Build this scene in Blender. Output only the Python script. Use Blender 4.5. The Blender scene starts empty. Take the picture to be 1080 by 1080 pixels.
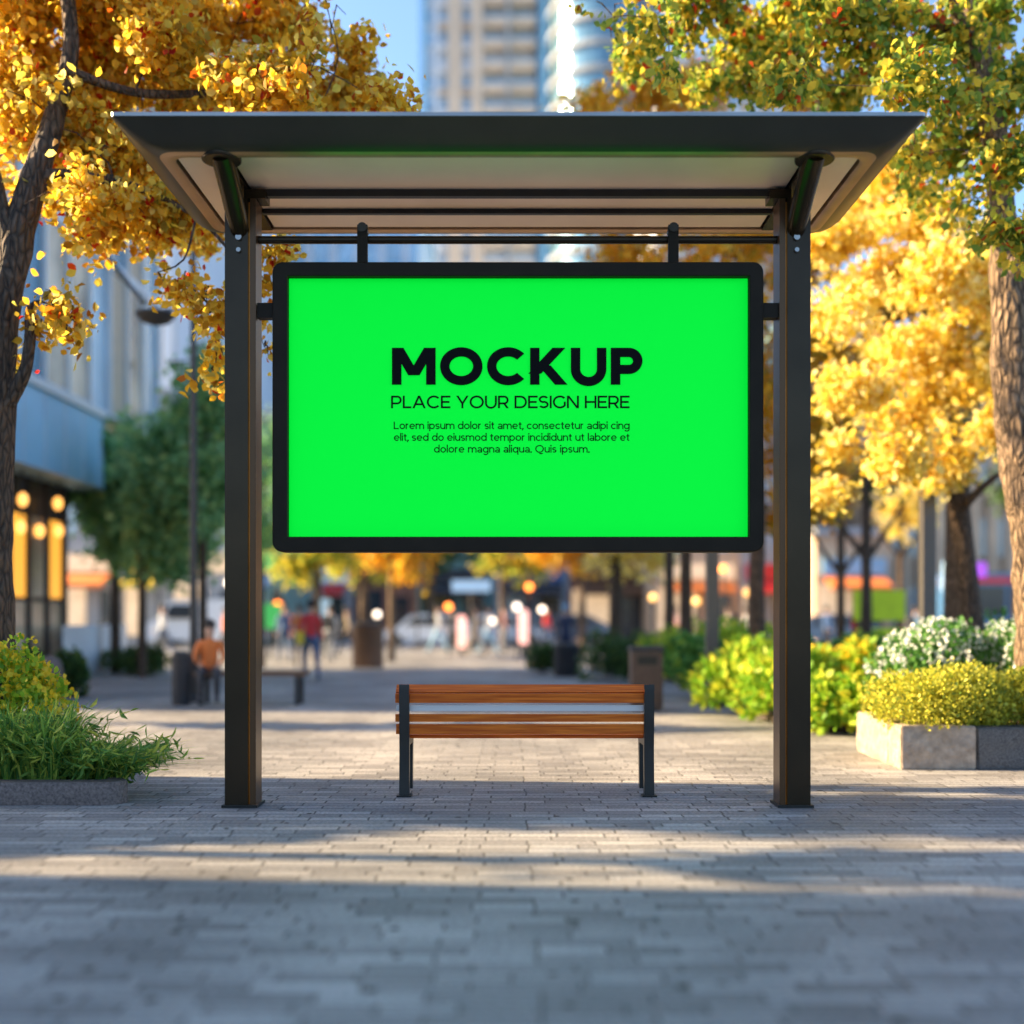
import bpy, bmesh, math, random
import numpy as np
from mathutils import Vector, Matrix, noise
random.seed(7)
RNG = np.random.default_rng(11)
S = bpy.context.scene
COL = S.collection
R = math.radians

# ------------------------------------------------------------------ camera
CAM_H, F, HY = 1.35, 1200.0, 650.0
cd = bpy.data.cameras.new('camera'); cam = bpy.data.objects.new('camera', cd); COL.objects.link(cam)
cam.location = (0, 0, CAM_H); cam.rotation_euler = (R(90), 0, 0)
cd.sensor_width = 36; cd.lens = 36 * F / 1080; cd.shift_y = (HY - 540) / 1080
cd.clip_end = 3000; cd.clip_start = 0.1
cd.dof.use_dof = True; cd.dof.focus_distance = 8.4; cd.dof.aperture_fstop = 0.42
S.camera = cam
# ------------------------------------------------------------------ light
EL, AZ = R(26), R(5)
to_sun = Vector((-math.cos(EL) * math.cos(AZ), math.cos(EL) * math.sin(AZ), math.sin(EL)))
W = bpy.data.worlds.new("World"); S.world = W; W.use_nodes = True
wn = W.node_tree; bg = wn.nodes['Background']
sky = wn.nodes.new('ShaderNodeTexSky'); sky.sky_type = 'NISHITA'; sky.sun_disc = False
sky.sun_elevation = EL; sky.sun_rotation = math.atan2(to_sun.x, to_sun.y)
sky.air_density = 1.0; sky.dust_density = 2.0; sky.ozone_density = 4.2
wn.links.new(sky.outputs[0], bg.inputs[0]); bg.inputs[1].default_value = 0.12
sl = bpy.data.lights.new('sun', 'SUN'); sl.energy = 5.0; sl.angle = R(0.6); sl.color = (1.0, 0.75, 0.44)
so = bpy.data.objects.new('sun', sl); COL.objects.link(so)
so.rotation_euler = to_sun.to_track_quat('Z', 'Y').to_euler()
so.location = (-20, 0, 20)
S.view_settings.view_transform = 'Standard'; S.view_settings.look = 'None'
S.view_settings.exposure = 1.85; S.view_settings.gamma = 1.0


def P(px, py, D):
    return Vector(((px - 540) / F * D, D, CAM_H + (HY - py) / F * D))


def X(px, D):
    return (px - 540) / F * D


# ------------------------------------------------------------------ materials
def mat(name, col, rough=0.6, metal=0.0, emit=None, es=1.0, var=0.0, vscale=8.0, bump=0.0, bscale=40.0,
        spec=0.5, vcol=None, coat=0.0):
    m = bpy.data.materials.new(name); m.use_nodes = True
    nt = m.node_tree; b = nt.nodes['Principled BSDF']
    b.inputs['Base Color'].default_value = (*col, 1); b.inputs['Roughness'].default_value = rough
    b.inputs['Metallic'].default_value = metal; b.inputs['Specular IOR Level'].default_value = spec
    b.inputs['Coat Weight'].default_value = coat
    if emit:
        b.inputs['Emission Color'].default_value = (*emit, 1); b.inputs['Emission Strength'].default_value = es
    if var > 0 or bump > 0:
        tc = nt.nodes.new('ShaderNodeTexCoord')
    if var > 0:
        n = nt.nodes.new('ShaderNodeTexNoise'); n.inputs['Scale'].default_value = vscale; n.inputs['Detail'].default_value = 6
        nt.links.new(tc.outputs['Object'], n.inputs['Vector'])
        r = nt.nodes.new('ShaderNodeValToRGB'); nt.links.new(n.outputs['Fac'], r.inputs['Fac'])
        c2 = vcol or tuple(min(1, c * (1 + var)) for c in col)
        r.color_ramp.elements[0].position = 0.3; r.color_ramp.elements[1].position = 0.72
        r.color_ramp.elements[0].color = (*[c * (1 - var) for c in col], 1); r.color_ramp.elements[1].color = (*c2, 1)
        nt.links.new(r.outputs['Color'], b.inputs['Base Color'])
    if bump > 0:
        n2 = nt.nodes.new('ShaderNodeTexNoise'); n2.inputs['Scale'].default_value = bscale; n2.inputs['Detail'].default_value = 8
        nt.links.new(tc.outputs['Object'], n2.inputs['Vector'])
        bp = nt.nodes.new('ShaderNodeBump'); bp.inputs['Strength'].default_value = bump; bp.inputs['Distance'].default_value = 0.02
        nt.links.new(n2.outputs['Fac'], bp.inputs['Height']); nt.links.new(bp.outputs['Normal'], b.inputs['Normal'])
    return m


def leafmat(name, stops, trans=0.45, rough=0.5):
    m = bpy.data.materials.new(name); m.use_nodes = True
    nt = m.node_tree; nt.nodes.clear()
    out = nt.nodes.new('ShaderNodeOutputMaterial'); g = nt.nodes.new('ShaderNodeNewGeometry')
    r = nt.nodes.new('ShaderNodeValToRGB'); nt.links.new(g.outputs['Random Per Island'], r.inputs['Fac'])
    cr = r.color_ramp
    while len(cr.elements) > 1: cr.elements.remove(cr.elements[0])
    cr.elements[0].position = stops[0][0]; cr.elements[0].color = (*stops[0][1], 1)
    for p, c in stops[1:]:
        e = cr.elements.new(p); e.color = (*c, 1)
    b = nt.nodes.new('ShaderNodeBsdfPrincipled'); b.inputs['Roughness'].default_value = rough
    b.inputs['Specular IOR Level'].default_value = 0.35
    t = nt.nodes.new('ShaderNodeBsdfTranslucent'); mx = nt.nodes.new('ShaderNodeMixShader'); mx.inputs[0].default_value = trans
    nt.links.new(r.outputs[0], b.inputs['Base Color']); nt.links.new(r.outputs[0], t.inputs['Color'])
    nt.links.new(b.outputs[0], mx.inputs[1]); nt.links.new(t.outputs[0], mx.inputs[2]); nt.links.new(mx.outputs[0], out.inputs[0])
    return m


def barkmat(name, c1, c2, scale=9.0, bump=1.0):
    m = bpy.data.materials.new(name); m.use_nodes = True
    nt = m.node_tree; b = nt.nodes['Principled BSDF']; b.inputs['Roughness'].default_value = 0.85
    tc = nt.nodes.new('ShaderNodeTexCoord'); mp = nt.nodes.new('ShaderNodeMapping'); mp.inputs['Scale'].default_value = (1, 1, 0.28)
    nt.links.new(tc.outputs['Object'], mp.inputs['Vector'])
    n = nt.nodes.new('ShaderNodeTexNoise'); n.inputs['Scale'].default_value = 3; n.inputs['Detail'].default_value = 4
    nt.links.new(mp.outputs[0], n.inputs['Vector'])
    mxv = nt.nodes.new('ShaderNodeMixRGB'); mxv.inputs[0].default_value = 0.06
    nt.links.new(mp.outputs[0], mxv.inputs[1]); nt.links.new(n.outputs['Color'], mxv.inputs[2])
    v = nt.nodes.new('ShaderNodeTexVoronoi'); v.feature = 'DISTANCE_TO_EDGE'; v.inputs['Scale'].default_value = scale * 2.4
    nt.links.new(mxv.outputs[0], v.inputs['Vector'])
    n2 = nt.nodes.new('ShaderNodeTexNoise'); n2.inputs['Scale'].default_value = 26; n2.inputs['Detail'].default_value = 8
    nt.links.new(mp.outputs[0], n2.inputs['Vector'])
    mu = nt.nodes.new('ShaderNodeMath'); mu.operation = 'MULTIPLY_ADD'; mu.inputs[1].default_value = 2.2
    nt.links.new(v.outputs['Distance'], mu.inputs[0]); nt.links.new(n2.outputs['Fac'], mu.inputs[2])
    r = nt.nodes.new('ShaderNodeValToRGB'); r.color_ramp.elements[0].position = 0.4; r.color_ramp.elements[1].position = 1.0
    r.color_ramp.elements[0].color = (*c1, 1); r.color_ramp.elements[1].color = (*c2, 1)
    nt.links.new(mu.outputs[0], r.inputs['Fac']); nt.links.new(r.outputs[0], b.inputs['Base Color'])
    bp = nt.nodes.new('ShaderNodeBump'); bp.inputs['Strength'].default_value = bump; bp.inputs['Distance'].default_value = 0.04
    nt.links.new(mu.outputs[0], bp.inputs['Height']); nt.links.new(bp.outputs[0], b.inputs['Normal'])
    return m


def pavemat():
    m = bpy.data.materials.new('brick_paving'); m.use_nodes = True
    nt = m.node_tree; b = nt.nodes['Principled BSDF']; N = nt.nodes.new; L = nt.links.new
    tc0 = N('ShaderNodeTexCoord'); tc = N('ShaderNodeMapping'); tc.inputs['Location'].default_value = (500.13, 300.07, 0); L(tc0.outputs['Object'], tc.inputs['Vector'])
    # slight waviness of the courses
    nw = N('ShaderNodeTexNoise'); nw.inputs['Scale'].default_value = 2.1; L(tc.outputs[0], nw.inputs['Vector'])
    mw = N('ShaderNodeMixRGB'); mw.blend_type = 'ADD'; mw.inputs[0].default_value = 0.05
    L(tc.outputs[0], mw.inputs[1]); L(nw.outputs['Color'], mw.inputs[2])
    br = N('ShaderNodeTexBrick'); L(mw.outputs[0], br.inputs['Vector'])
    br.inputs['Scale'].default_value = 1.0; br.inputs['Brick Width'].default_value = 0.40; br.inputs['Row Height'].default_value = 0.115
    br.inputs['Mortar Size'].default_value = 0.0075; br.inputs['Mortar Smooth'].default_value = 0.35; br.inputs['Bias'].default_value = -0.1; br.offset = 0.37; br.offset_frequency = 2; br.squash = 0.72; br.squash_frequency = 3
    br.inputs['Color1'].default_value = (0.27, 0.255, 0.24, 1); br.inputs['Color2'].default_value = (0.47, 0.45, 0.42, 1)
    br.inputs['Mortar'].default_value = (0.13, 0.12, 0.11, 1)
    n1 = N('ShaderNodeTexNoise'); n1.inputs['Scale'].default_value = 0.55; n1.inputs['Detail'].default_value = 5; L(tc.outputs[0], n1.inputs['Vector'])
    r1 = N('ShaderNodeValToRGB'); r1.color_ramp.elements[0].color = (0.62, 0.62, 0.62, 1); r1.color_ramp.elements[1].color = (1.15, 1.13, 1.10, 1)
    r1.color_ramp.elements[0].position = 0.35; r1.color_ramp.elements[1].position = 0.7
    L(n1.outputs['Fac'], r1.inputs['Fac'])
    m1 = N('ShaderNodeMixRGB'); m1.blend_type = 'MULTIPLY'; m1.inputs[0].default_value = 1
    L(br.outputs['Color'], m1.inputs[1]); L(r1.outputs[0], m1.inputs[2])
    n2 = N('ShaderNodeTexNoise'); n2.inputs['Scale'].default_value = 45; n2.inputs['Detail'].default_value = 8; L(tc.outputs[0], n2.inputs['Vector'])
    r2 = N('ShaderNodeValToRGB'); r2.color_ramp.elements[0].color = (0.7, 0.7, 0.7, 1); r2.color_ramp.elements[1].color = (1.2, 1.2, 1.2, 1)
    r2.color_ramp.elements[0].position = 0.35; r2.color_ramp.elements[1].position = 0.65
    L(n2.outputs['Fac'], r2.inputs['Fac'])
    m2 = N('ShaderNodeMixRGB'); m2.blend_type = 'MULTIPLY'; m2.inputs[0].default_value = 1
    L(m1.outputs[0], m2.inputs[1]); L(r2.outputs[0], m2.inputs[2])
    # small dark pits and chips at the joints
    v = N('ShaderNodeTexVoronoi'); v.inputs['Scale'].default_value = 3.6; v.inputs['Randomness'].default_value = 1; L(mw.outputs[0], v.inputs['Vector'])
    rv = N('ShaderNodeValToRGB'); rv.color_ramp.elements[0].position = 0.075; rv.color_ramp.elements[1].position = 0.11
    L(v.outputs['Distance'], rv.inputs['Fac'])
    m3 = N('ShaderNodeMixRGB'); m3.inputs[1].default_value = (0.045, 0.04, 0.035, 1)
    L(rv.outputs[0], m3.inputs[0]); L(m2.outputs[0], m3.inputs[2])
    L(m3.outputs[0], b.inputs['Base Color'])
    b.inputs['Roughness'].default_value = 0.62; b.inputs['Specular IOR Level'].default_value = 0.35
    # height
    h1 = N('ShaderNodeMath'); h1.operation = 'MULTIPLY_ADD'; h1.inputs[1].default_value = -1.0
    L(br.outputs['Fac'], h1.inputs[0]); 
    h2 = N('ShaderNodeMath'); h2.operation = 'MULTIPLY'; h2.inputs[1].default_value = 0.5; L(n2.outputs['Fac'], h2.inputs[0])
    L(h2.outputs[0], h1.inputs[2])
    # each brick sits at a slightly different height
    rg = N('ShaderNodeRGBToBW'); L(br.outputs['Color'], rg.inputs[0])
    h3 = N('ShaderNodeMath'); h3.operation = 'MULTIPLY_ADD'; h3.inputs[1].default_value = 1.6; L(rg.outputs[0], h3.inputs[0]); L(h1.outputs[0], h3.inputs[2])
    bp = N('ShaderNodeBump'); bp.inputs['Strength'].default_value = 0.8; bp.inputs['Distance'].default_value = 0.012
    L(h3.outputs[0], bp.inputs['Height']); L(bp.outputs[0], b.inputs['Normal'])
    return m


def woodmat(name, c1, c2):
    m = bpy.data.materials.new(name); m.use_nodes = True
    nt = m.node_tree; b = nt.nodes['Principled BSDF']; N = nt.nodes.new; L = nt.links.new
    tc = N('ShaderNodeTexCoord'); mp = N('ShaderNodeMapping'); mp.inputs['Scale'].default_value = (0.6, 14, 14); L(tc.outputs['Object'], mp.inputs[0])
    n = N('ShaderNodeTexNoise'); n.inputs['Scale'].default_value = 4; n.inputs['Detail'].default_value = 8; L(mp.outputs[0], n.inputs['Vector'])
    r = N('ShaderNodeValToRGB'); r.color_ramp.elements[0].color = (*c1, 1); r.color_ramp.elements[1].color = (*c2, 1)
    r.color_ramp.elements[0].position = 0.35; r.color_ramp.elements[1].position = 0.65
    L(n.outputs['Fac'], r.inputs[0]); L(r.outputs[0], b.inputs['Base Color'])
    b.inputs['Roughness'].default_value = 0.5; b.inputs['Specular IOR Level'].default_value = 0.2
    return m


M = {}
M['pave'] = pavemat()
M['bronze'] = mat('dark_bronze_metal', (0.040, 0.028, 0.016), 0.27, 0.55, spec=0.3, var=0.15, vscale=3)
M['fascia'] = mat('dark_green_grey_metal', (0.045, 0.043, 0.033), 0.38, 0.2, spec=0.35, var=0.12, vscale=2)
M['black'] = mat('black_metal', (0.02, 0.02, 0.018), 0.4, 0.3, var=0.2, vscale=5)
M['bronze_reflection'] = mat('bronze_with_painted_reflection', (0.55, 0.20, 0.04), 0.33, 0.95, var=0.2, vscale=3)  # orange reflection of the gold trees put into the bronze colour
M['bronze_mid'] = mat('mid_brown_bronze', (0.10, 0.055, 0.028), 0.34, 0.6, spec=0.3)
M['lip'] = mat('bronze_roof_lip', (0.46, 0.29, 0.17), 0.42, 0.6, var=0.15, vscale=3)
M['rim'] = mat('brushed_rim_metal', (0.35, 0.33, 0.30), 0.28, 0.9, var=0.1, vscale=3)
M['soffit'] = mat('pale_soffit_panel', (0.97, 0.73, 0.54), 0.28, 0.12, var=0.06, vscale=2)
M['frame'] = mat('sign_frame_black', (0.022, 0.017, 0.011), 0.5, 0.0, spec=0.10, var=0.15, vscale=4)
M['green'] = mat('green_screen', (0.0, 0.60, 0.03), 0.5, emit=(0.0, 1.0, 0.045), es=0.17, spec=0.1)
M['ink'] = mat('black_print', (0.003, 0.003, 0.003), 0.6, spec=0.1)
M['wood'] = woodmat('varnished_orange_wood', (0.50, 0.085, 0.008), (0.80, 0.20, 0.018))
M['bark'] = barkmat('dark_rough_bark', (0.022, 0.015, 0.010), (0.15, 0.095, 0.058))
M['bark2'] = barkmat('light_rough_bark', (0.05, 0.032, 0.02), (0.30, 0.20, 0.12))
M['twig'] = mat('thin_dark_bark', (0.05, 0.04, 0.03), 0.85, var=0.3)
M['granite'] = mat('pinkish_granite', (0.17, 0.125, 0.105), 0.7, var=0.45, vscale=55, bump=0.5, bscale=60)
M['granite_dark'] = mat('dark_speckled_granite', (0.10, 0.095, 0.09), 0.6, var=0.7, vscale=90, bump=0.4, bscale=90)
M['sandstone'] = mat('rough_sandstone', (0.36, 0.29, 0.22), 0.85, var=0.3, vscale=14, bump=1.0, bscale=22)
M['soil'] = mat('dark_soil', (0.05, 0.035, 0.025), 0.95, var=0.4, vscale=20, bump=1, bscale=30)
gold = [(0.0, (0.50, 0.24, 0.015)), (0.2, (0.82, 0.50, 0.03)), (0.45, (0.95, 0.68, 0.07)), (0.62, (0.84, 0.72, 0.10)), (0.78, (0.97, 0.82, 0.24)),
        (0.90, (0.34, 0.30, 0.03)), (0.955, (0.5, 0.17, 0.015)), (0.985, (0.62, 0.04, 0.012)), (1.0, (0.45, 0.02, 0.01))]
M['leaf_gold'] = leafmat('gold_autumn_leaves', gold, 0.7)
M['leaf_olive'] = leafmat('green_turning_leaves', [(0.0, (0.09, 0.18, 0.03)), (0.25, (0.20, 0.34, 0.05)), (0.48, (0.48, 0.50, 0.06)), (0.66, (0.85, 0.68, 0.07)),
                                                  (0.84, (0.92, 0.62, 0.05)), (0.95, (0.14, 0.28, 0.06)), (0.985, (0.6, 0.05, 0.01)), (1.0, (0.5, 0.1, 0.02))], 0.58)
M['leaf_bright'] = leafmat('bright_gold_leaves', [(0.0, (0.74, 0.46, 0.03)), (0.25, (0.90, 0.70, 0.09)), (0.6, (0.95, 0.82, 0.24)), (0.85, (0.96, 0.88, 0.42)), (1.0, (0.62, 0.34, 0.03))], 0.5)
M['leaf_orange'] = leafmat('orange_leaves', [(0.0, (0.60, 0.25, 0.01)), (0.5, (0.90, 0.50, 0.03)), (0.8, (0.75, 0.52, 0.05)), (1.0, (0.25, 0.26, 0.04))], 0.5)
M['leaf_green'] = leafmat('cool_green_leaves', [(0.0, (0.16, 0.34, 0.15)), (0.5, (0.28, 0.54, 0.24)), (0.85, (0.42, 0.66, 0.26)), (1.0, (0.62, 0.72, 0.25))], 0.6)
M['leaf_dark'] = leafmat('dark_green_leaves', [(0.0, (0.03, 0.07, 0.025)), (0.6, (0.06, 0.13, 0.03)), (1.0, (0.14, 0.22, 0.04))], 0.3)
M['leaf_lime'] = leafmat('lime_shrub_leaves', [(0.0, (0.16, 0.36, 0.03)), (0.4, (0.30, 0.52, 0.04)), (0.75, (0.55, 0.65, 0.05)), (1.0, (0.80, 0.70, 0.06))], 0.5)
M['leaf_yellow'] = leafmat('yellow_hedge_leaves', [(0.0, (0.16, 0.22, 0.03)), (0.3, (0.50, 0.48, 0.05)), (0.65, (0.85, 0.76, 0.08)), (0.85, (0.60, 0.62, 0.07)), (1.0, (0.14, 0.24, 0.04))], 0.4)
M['leaf_mid'] = leafmat('mid_green_leaves', [(0.0, (0.05, 0.16, 0.03)), (0.6, (0.11, 0.30, 0.06)), (1.0, (0.22, 0.42, 0.09))], 0.42)
M['petal'] = leafmat('white_petals', [(0.0, (0.75, 0.78, 0.72)), (1.0, (0.85, 0.85, 0.82))], 0.3)
M['petal_y'] = leafmat('yellow_petals', [(0.0, (0.85, 0.55, 0.02)), (1.0, (0.9, 0.72, 0.05))], 0.4)
M['blade'] = leafmat('grass_blades', [(0.0, (0.08, 0.20, 0.04)), (0.4, (0.18, 0.38, 0.07)), (0.75, (0.45, 0.60, 0.10)), (1.0, (0.75, 0.72, 0.12))], 0.5)
M['steel_dark'] = mat('dark_steel', (0.05, 0.05, 0.05), 0.5, 0.3)
M['asphalt'] = mat('asphalt', (0.05, 0.05, 0.052), 0.85, var=0.2, vscale=4)
M['kerb'] = mat('kerb_stone', (0.40, 0.37, 0.34), 0.8, var=0.15, vscale=4)
M['white_paint'] = mat('white_road_paint', (0.75, 0.75, 0.73), 0.7, var=0.08)
M['dark_glass'] = mat('dark_glass', (0.03, 0.04, 0.05), 0.08, 0.0, spec=0.9)
M['glass_blue'] = mat('pale_blue_glass', (0.42, 0.56, 0.64), 0.15, 0.25, spec=0.9, var=0.35, vscale=0.6)
M['glass_warm'] = mat('painted_warm_light_glass', (0.66, 0.50, 0.34), 0.15, spec=0.8, var=0.6, vscale=0.7)  # warm reflections and indoor light put into the glass colour
M['tower_glass'] = mat('blue_tower_glass', (0.13, 0.26, 0.34), 0.2, 0.3, spec=0.8, var=0.3, vscale=0.3)
M['blue_panel'] = mat('blue_cladding', (0.30, 0.56, 0.74), 0.4, 0.1, var=0.08, vscale=1.0)
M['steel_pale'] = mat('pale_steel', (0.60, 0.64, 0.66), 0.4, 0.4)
M['conc_white'] = mat('white_concrete', (0.70, 0.72, 0.74), 0.8, var=0.06, vscale=1)
M['conc_tan'] = mat('tan_concrete', (0.62, 0.50, 0.38), 0.8, var=0.1, vscale=0.5)
M['conc_grey'] = mat('grey_concrete', (0.34, 0.36, 0.38), 0.8, var=0.12, vscale=0.6)
M['stone_tan'] = mat('tan_stone_wall', (0.55, 0.40, 0.27), 0.85, var=0.15, vscale=1)
M['brick_red'] = mat('red_brown_wall', (0.32, 0.14, 0.09), 0.85, var=0.2, vscale=2)
M['wall_teal'] = mat('grey_green_wall', (0.16, 0.28, 0.26), 0.8, var=0.15, vscale=1)
M['lit_window'] = mat('lit_window', (0.5, 0.3, 0.08), 0.3, emit=(1.0, 0.42, 0.04), es=0.34)
M['lit_pale'] = mat('lit_shop_window', (0.5, 0.42, 0.32), 0.3, emit=(1.0, 0.66, 0.36), es=0.2, var=0.4, vscale=1.2)
M['bulb'] = mat('lit_globe', (1, 0.7, 0.3), 0.4, emit=(1.0, 0.42, 0.08), es=0.75)
M['bulb_w'] = mat('lit_white_lamp', (1, 0.9, 0.8), 0.4, emit=(1.0, 0.78, 0.60), es=1.3)
M['bulb_o'] = mat('lit_amber_signal', (1, 0.4, 0.1), 0.4, emit=(1.0, 0.22, 0.03), es=2.0)
M['neon_pink'] = mat('lit_pink_tube', (1, 0.6, 0.5), 0.4, emit=(1.0, 0.42, 0.32), es=0.55)
M['neon_purple'] = mat('lit_purple_sign', (0.5, 0.1, 0.8), 0.4, emit=(0.55, 0.12, 0.9), es=0.15)
M['neon_green'] = mat('lit_green_sign', (0.1, 0.7, 0.2), 0.4, emit=(0.05, 0.6, 0.12), es=0.05)
M['neon_blue'] = mat('lit_pale_blue_sign', (0.4, 0.6, 0.8), 0.4, emit=(0.40, 0.68, 0.95), es=0.08)
for nm, c in dict(red=(0.62, 0.03, 0.03), orange=(0.75, 0.20, 0.04), yellow=(0.80, 0.55, 0.03), lime=(0.72, 0.85, 0.02), blue=(0.06, 0.13, 0.28),
                  denim=(0.07, 0.11, 0.20), white=(0.72, 0.72, 0.70), grey=(0.25, 0.26, 0.27), charcoal=(0.035, 0.035, 0.04), navy=(0.03, 0.04, 0.09),
                  beige=(0.50, 0.40, 0.28), skyblue=(0.25, 0.45, 0.62), pink=(0.65, 0.35, 0.30), brown=(0.14, 0.07, 0.035)).items():
    M['c_' + nm] = mat(nm + '_cloth_or_paint', c, 0.65, var=0.1, vscale=6)
M['skin'] = mat('skin', (0.55, 0.33, 0.23), 0.55)
M['hair'] = mat('dark_hair', (0.02, 0.014, 0.01), 0.6)
M['rubber'] = mat('rubber', (0.02, 0.02, 0.02), 0.8)
M['carpaint_w'] = mat('white_car_paint', (0.7, 0.72, 0.74), 0.25, coat=0.6)
M['carpaint_b'] = mat('blue_bus_paint', (0.06, 0.16, 0.32), 0.25, coat=0.6)
M['carpaint_g'] = mat('grey_car_paint', (0.15, 0.17, 0.20), 0.25, 0.4, coat=0.6)
M['bin_brown'] = mat('brown_bin_metal', (0.10, 0.065, 0.05), 0.5, 0.3, var=0.15)
M['pole_flank'] = mat('grey_painted_pole', (0.12, 0.11, 0.10), 0.45, 0.3)

# ------------------------------------------------------------------ object helpers
LOC = {}


def tag(o, label=None, cat=None, group=None, kind=None):
    if label: o['label'] = label
    if cat: o['category'] = cat
    if group: o['group'] = group
    if kind: o['kind'] = kind
    return o


def thing(name, label, cat, loc=(0, 0, 0), group=None):
    o = bpy.data.objects.new(name, None); COL.objects.link(o); o.location = loc; o.empty_display_size = 0.2
    LOC[o.name] = Vector(loc)
    return tag(o, label, cat, group)


def link(name, me, m=None, parent=None, smooth=False, label=None):
    """world-space mesh -> linked object, local to its parent thing"""
    if m is not None:
        for mm in (m if isinstance(m, (list, tuple)) else [m]): me.materials.append(mm)
    if smooth: me.polygons.foreach_set('use_smooth', [True] * len(me.polygons))
    o = bpy.data.objects.new(name, me); COL.objects.link(o)
    if parent is not None:
        off = LOC.get(parent.name, Vector((0, 0, 0)))
        me.transform(Matrix.Translation(-off)); o.parent = parent; LOC[o.name] = off
    if label: o['label'] = label
    return o


def fin(name, bm, m, parent=None, smooth=False, bevel=0.0, seg=2, label=None):
    if bevel > 0:
        es = [e for e in bm.edges if len(e.link_faces) == 2 and e.calc_face_angle(0) > 0.5]
        bmesh.ops.bevel(bm, geom=es, offset=bevel, segments=seg, affect='EDGES', profile=0.5, clamp_overlap=True)
    bmesh.ops.recalc_face_normals(bm, faces=bm.faces)
    me = bpy.data.meshes.new(name); bm.to_mesh(me); bm.free()
    o = link(name, me, m, parent, label=label)
    if smooth:
        me.polygons.foreach_set('use_smooth', [True] * len(me.polygons))
        try: me.set_sharp_from_angle(angle=R(40))
        except Exception: pass
    return o


def BX(bm, x0, x1, y0, y1, z0, z1):
    v = [bm.verts.new((x, y, z)) for z in (z0, z1) for y in (y0, y1) for x in (x0, x1)]
    for f in ((0, 2, 3, 1), (4, 5, 7, 6), (0, 1, 5, 4), (2, 6, 7, 3), (0, 4, 6, 2), (1, 3, 7, 5)):
        bm.faces.new([v[i] for i in f])
    return v


def box(name, x0, x1, y0, y1, z0, z1, m, parent=None, bevel=0.0, label=None):
    bm = bmesh.new(); BX(bm, x0, x1, y0, y1, z0, z1)
    return fin(name, bm, m, parent, smooth=bevel > 0, bevel=bevel, label=label)


def TUBE(bm, pts, rads, n=10, cap=True, squash=None):
    pts = [Vector(p) for p in pts]
    if not isinstance(rads, (list, tuple)): rads = [rads] * len(pts)
    rings = []; up = None
    for i, p in enumerate(pts):
        d = (pts[min(i + 1, len(pts) - 1)] - pts[max(i - 1, 0)]).normalized()
        if up is None: up = d.orthogonal().normalized()
        up = (up - d * up.dot(d)).normalized(); w = d.cross(up)
        rings.append([bm.verts.new(p + (up * math.cos(a) + w * math.sin(a)) * rads[i]) for a in [2 * math.pi * k / n for k in range(n)]])
    for a, b in zip(rings, rings[1:]):
        for k in range(n): bm.faces.new((a[k], a[(k + 1) % n], b[(k + 1) % n], b[k]))
    if cap:
        bm.faces.new(rings[0][::-1]); bm.faces.new(rings[-1])


def tube(name, pts, rads, m, parent=None, n=12, label=None):
    bm = bmesh.new(); TUBE(bm, pts, rads, n)
    return fin(name, bm, m, parent, smooth=True, label=label)


def PRISM(bm, poly, axis, a, b):
    """poly: 2D outline; axis 'x','y','z' extrusion"""
    def mk(u, v, t): return {'x': (t, u, v), 'y': (u, t, v), 'z': (u, v, t)}[axis]
    A = [bm.verts.new(mk(u, v, a)) for u, v in poly]; B = [bm.verts.new(mk(u, v, b)) for u, v in poly]
    n = len(poly)
    for k in range(n): bm.faces.new((A[k], A[(k + 1) % n], B[(k + 1) % n], B[k]))
    bm.faces.new(A[::-1]); bm.faces.new(B)


def LATHE(bm, cx, cy, prof, n=20):
    rings = [[bm.verts.new((cx + r * math.cos(2 * math.pi * k / n), cy + r * math.sin(2 * math.pi * k / n), z)) for k in range(n)] for r, z in prof]
    for a, b in zip(rings, rings[1:]):
        for k in range(n): bm.faces.new((a[k], a[(k + 1) % n], b[(k + 1) % n], b[k]))
    bm.faces.new(rings[0][::-1]); bm.faces.new(rings[-1])


def BALL(bm, c, r, sx=1, sy=1, sz=1, u=14, v=9):
    bmesh.ops.create_uvsphere(bm, u_segments=u, v_segments=v, radius=r,
                              matrix=Matrix.Translation(Vector(c)) @ Matrix.Diagonal((sx, sy, sz, 1)))


def copy_thing(root, loc, label=None, rotz=0.0, scale=1.0, mats=None):
    def rec(o, parent):
        c = o.copy(); COL.objects.link(c)
        if parent is not None: c.parent = parent
        for ch in list(o.children): rec(ch, c)
        return c
    r = rec(root, None); r.location = loc; r.rotation_euler = (0, 0, rotz); r.scale = (scale,) * 3
    if label: r['label'] = label
    return r


# ------------------------------------------------------------------ foliage
TPL = np.array([(0, 0, 0), (-0.30, 0.28, 0.05), (-0.34, 0.62, 0.06), (0, 1.0, -0.06), (0.34, 0.62, 0.06), (0.30, 0.28, 0.05)])


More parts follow.
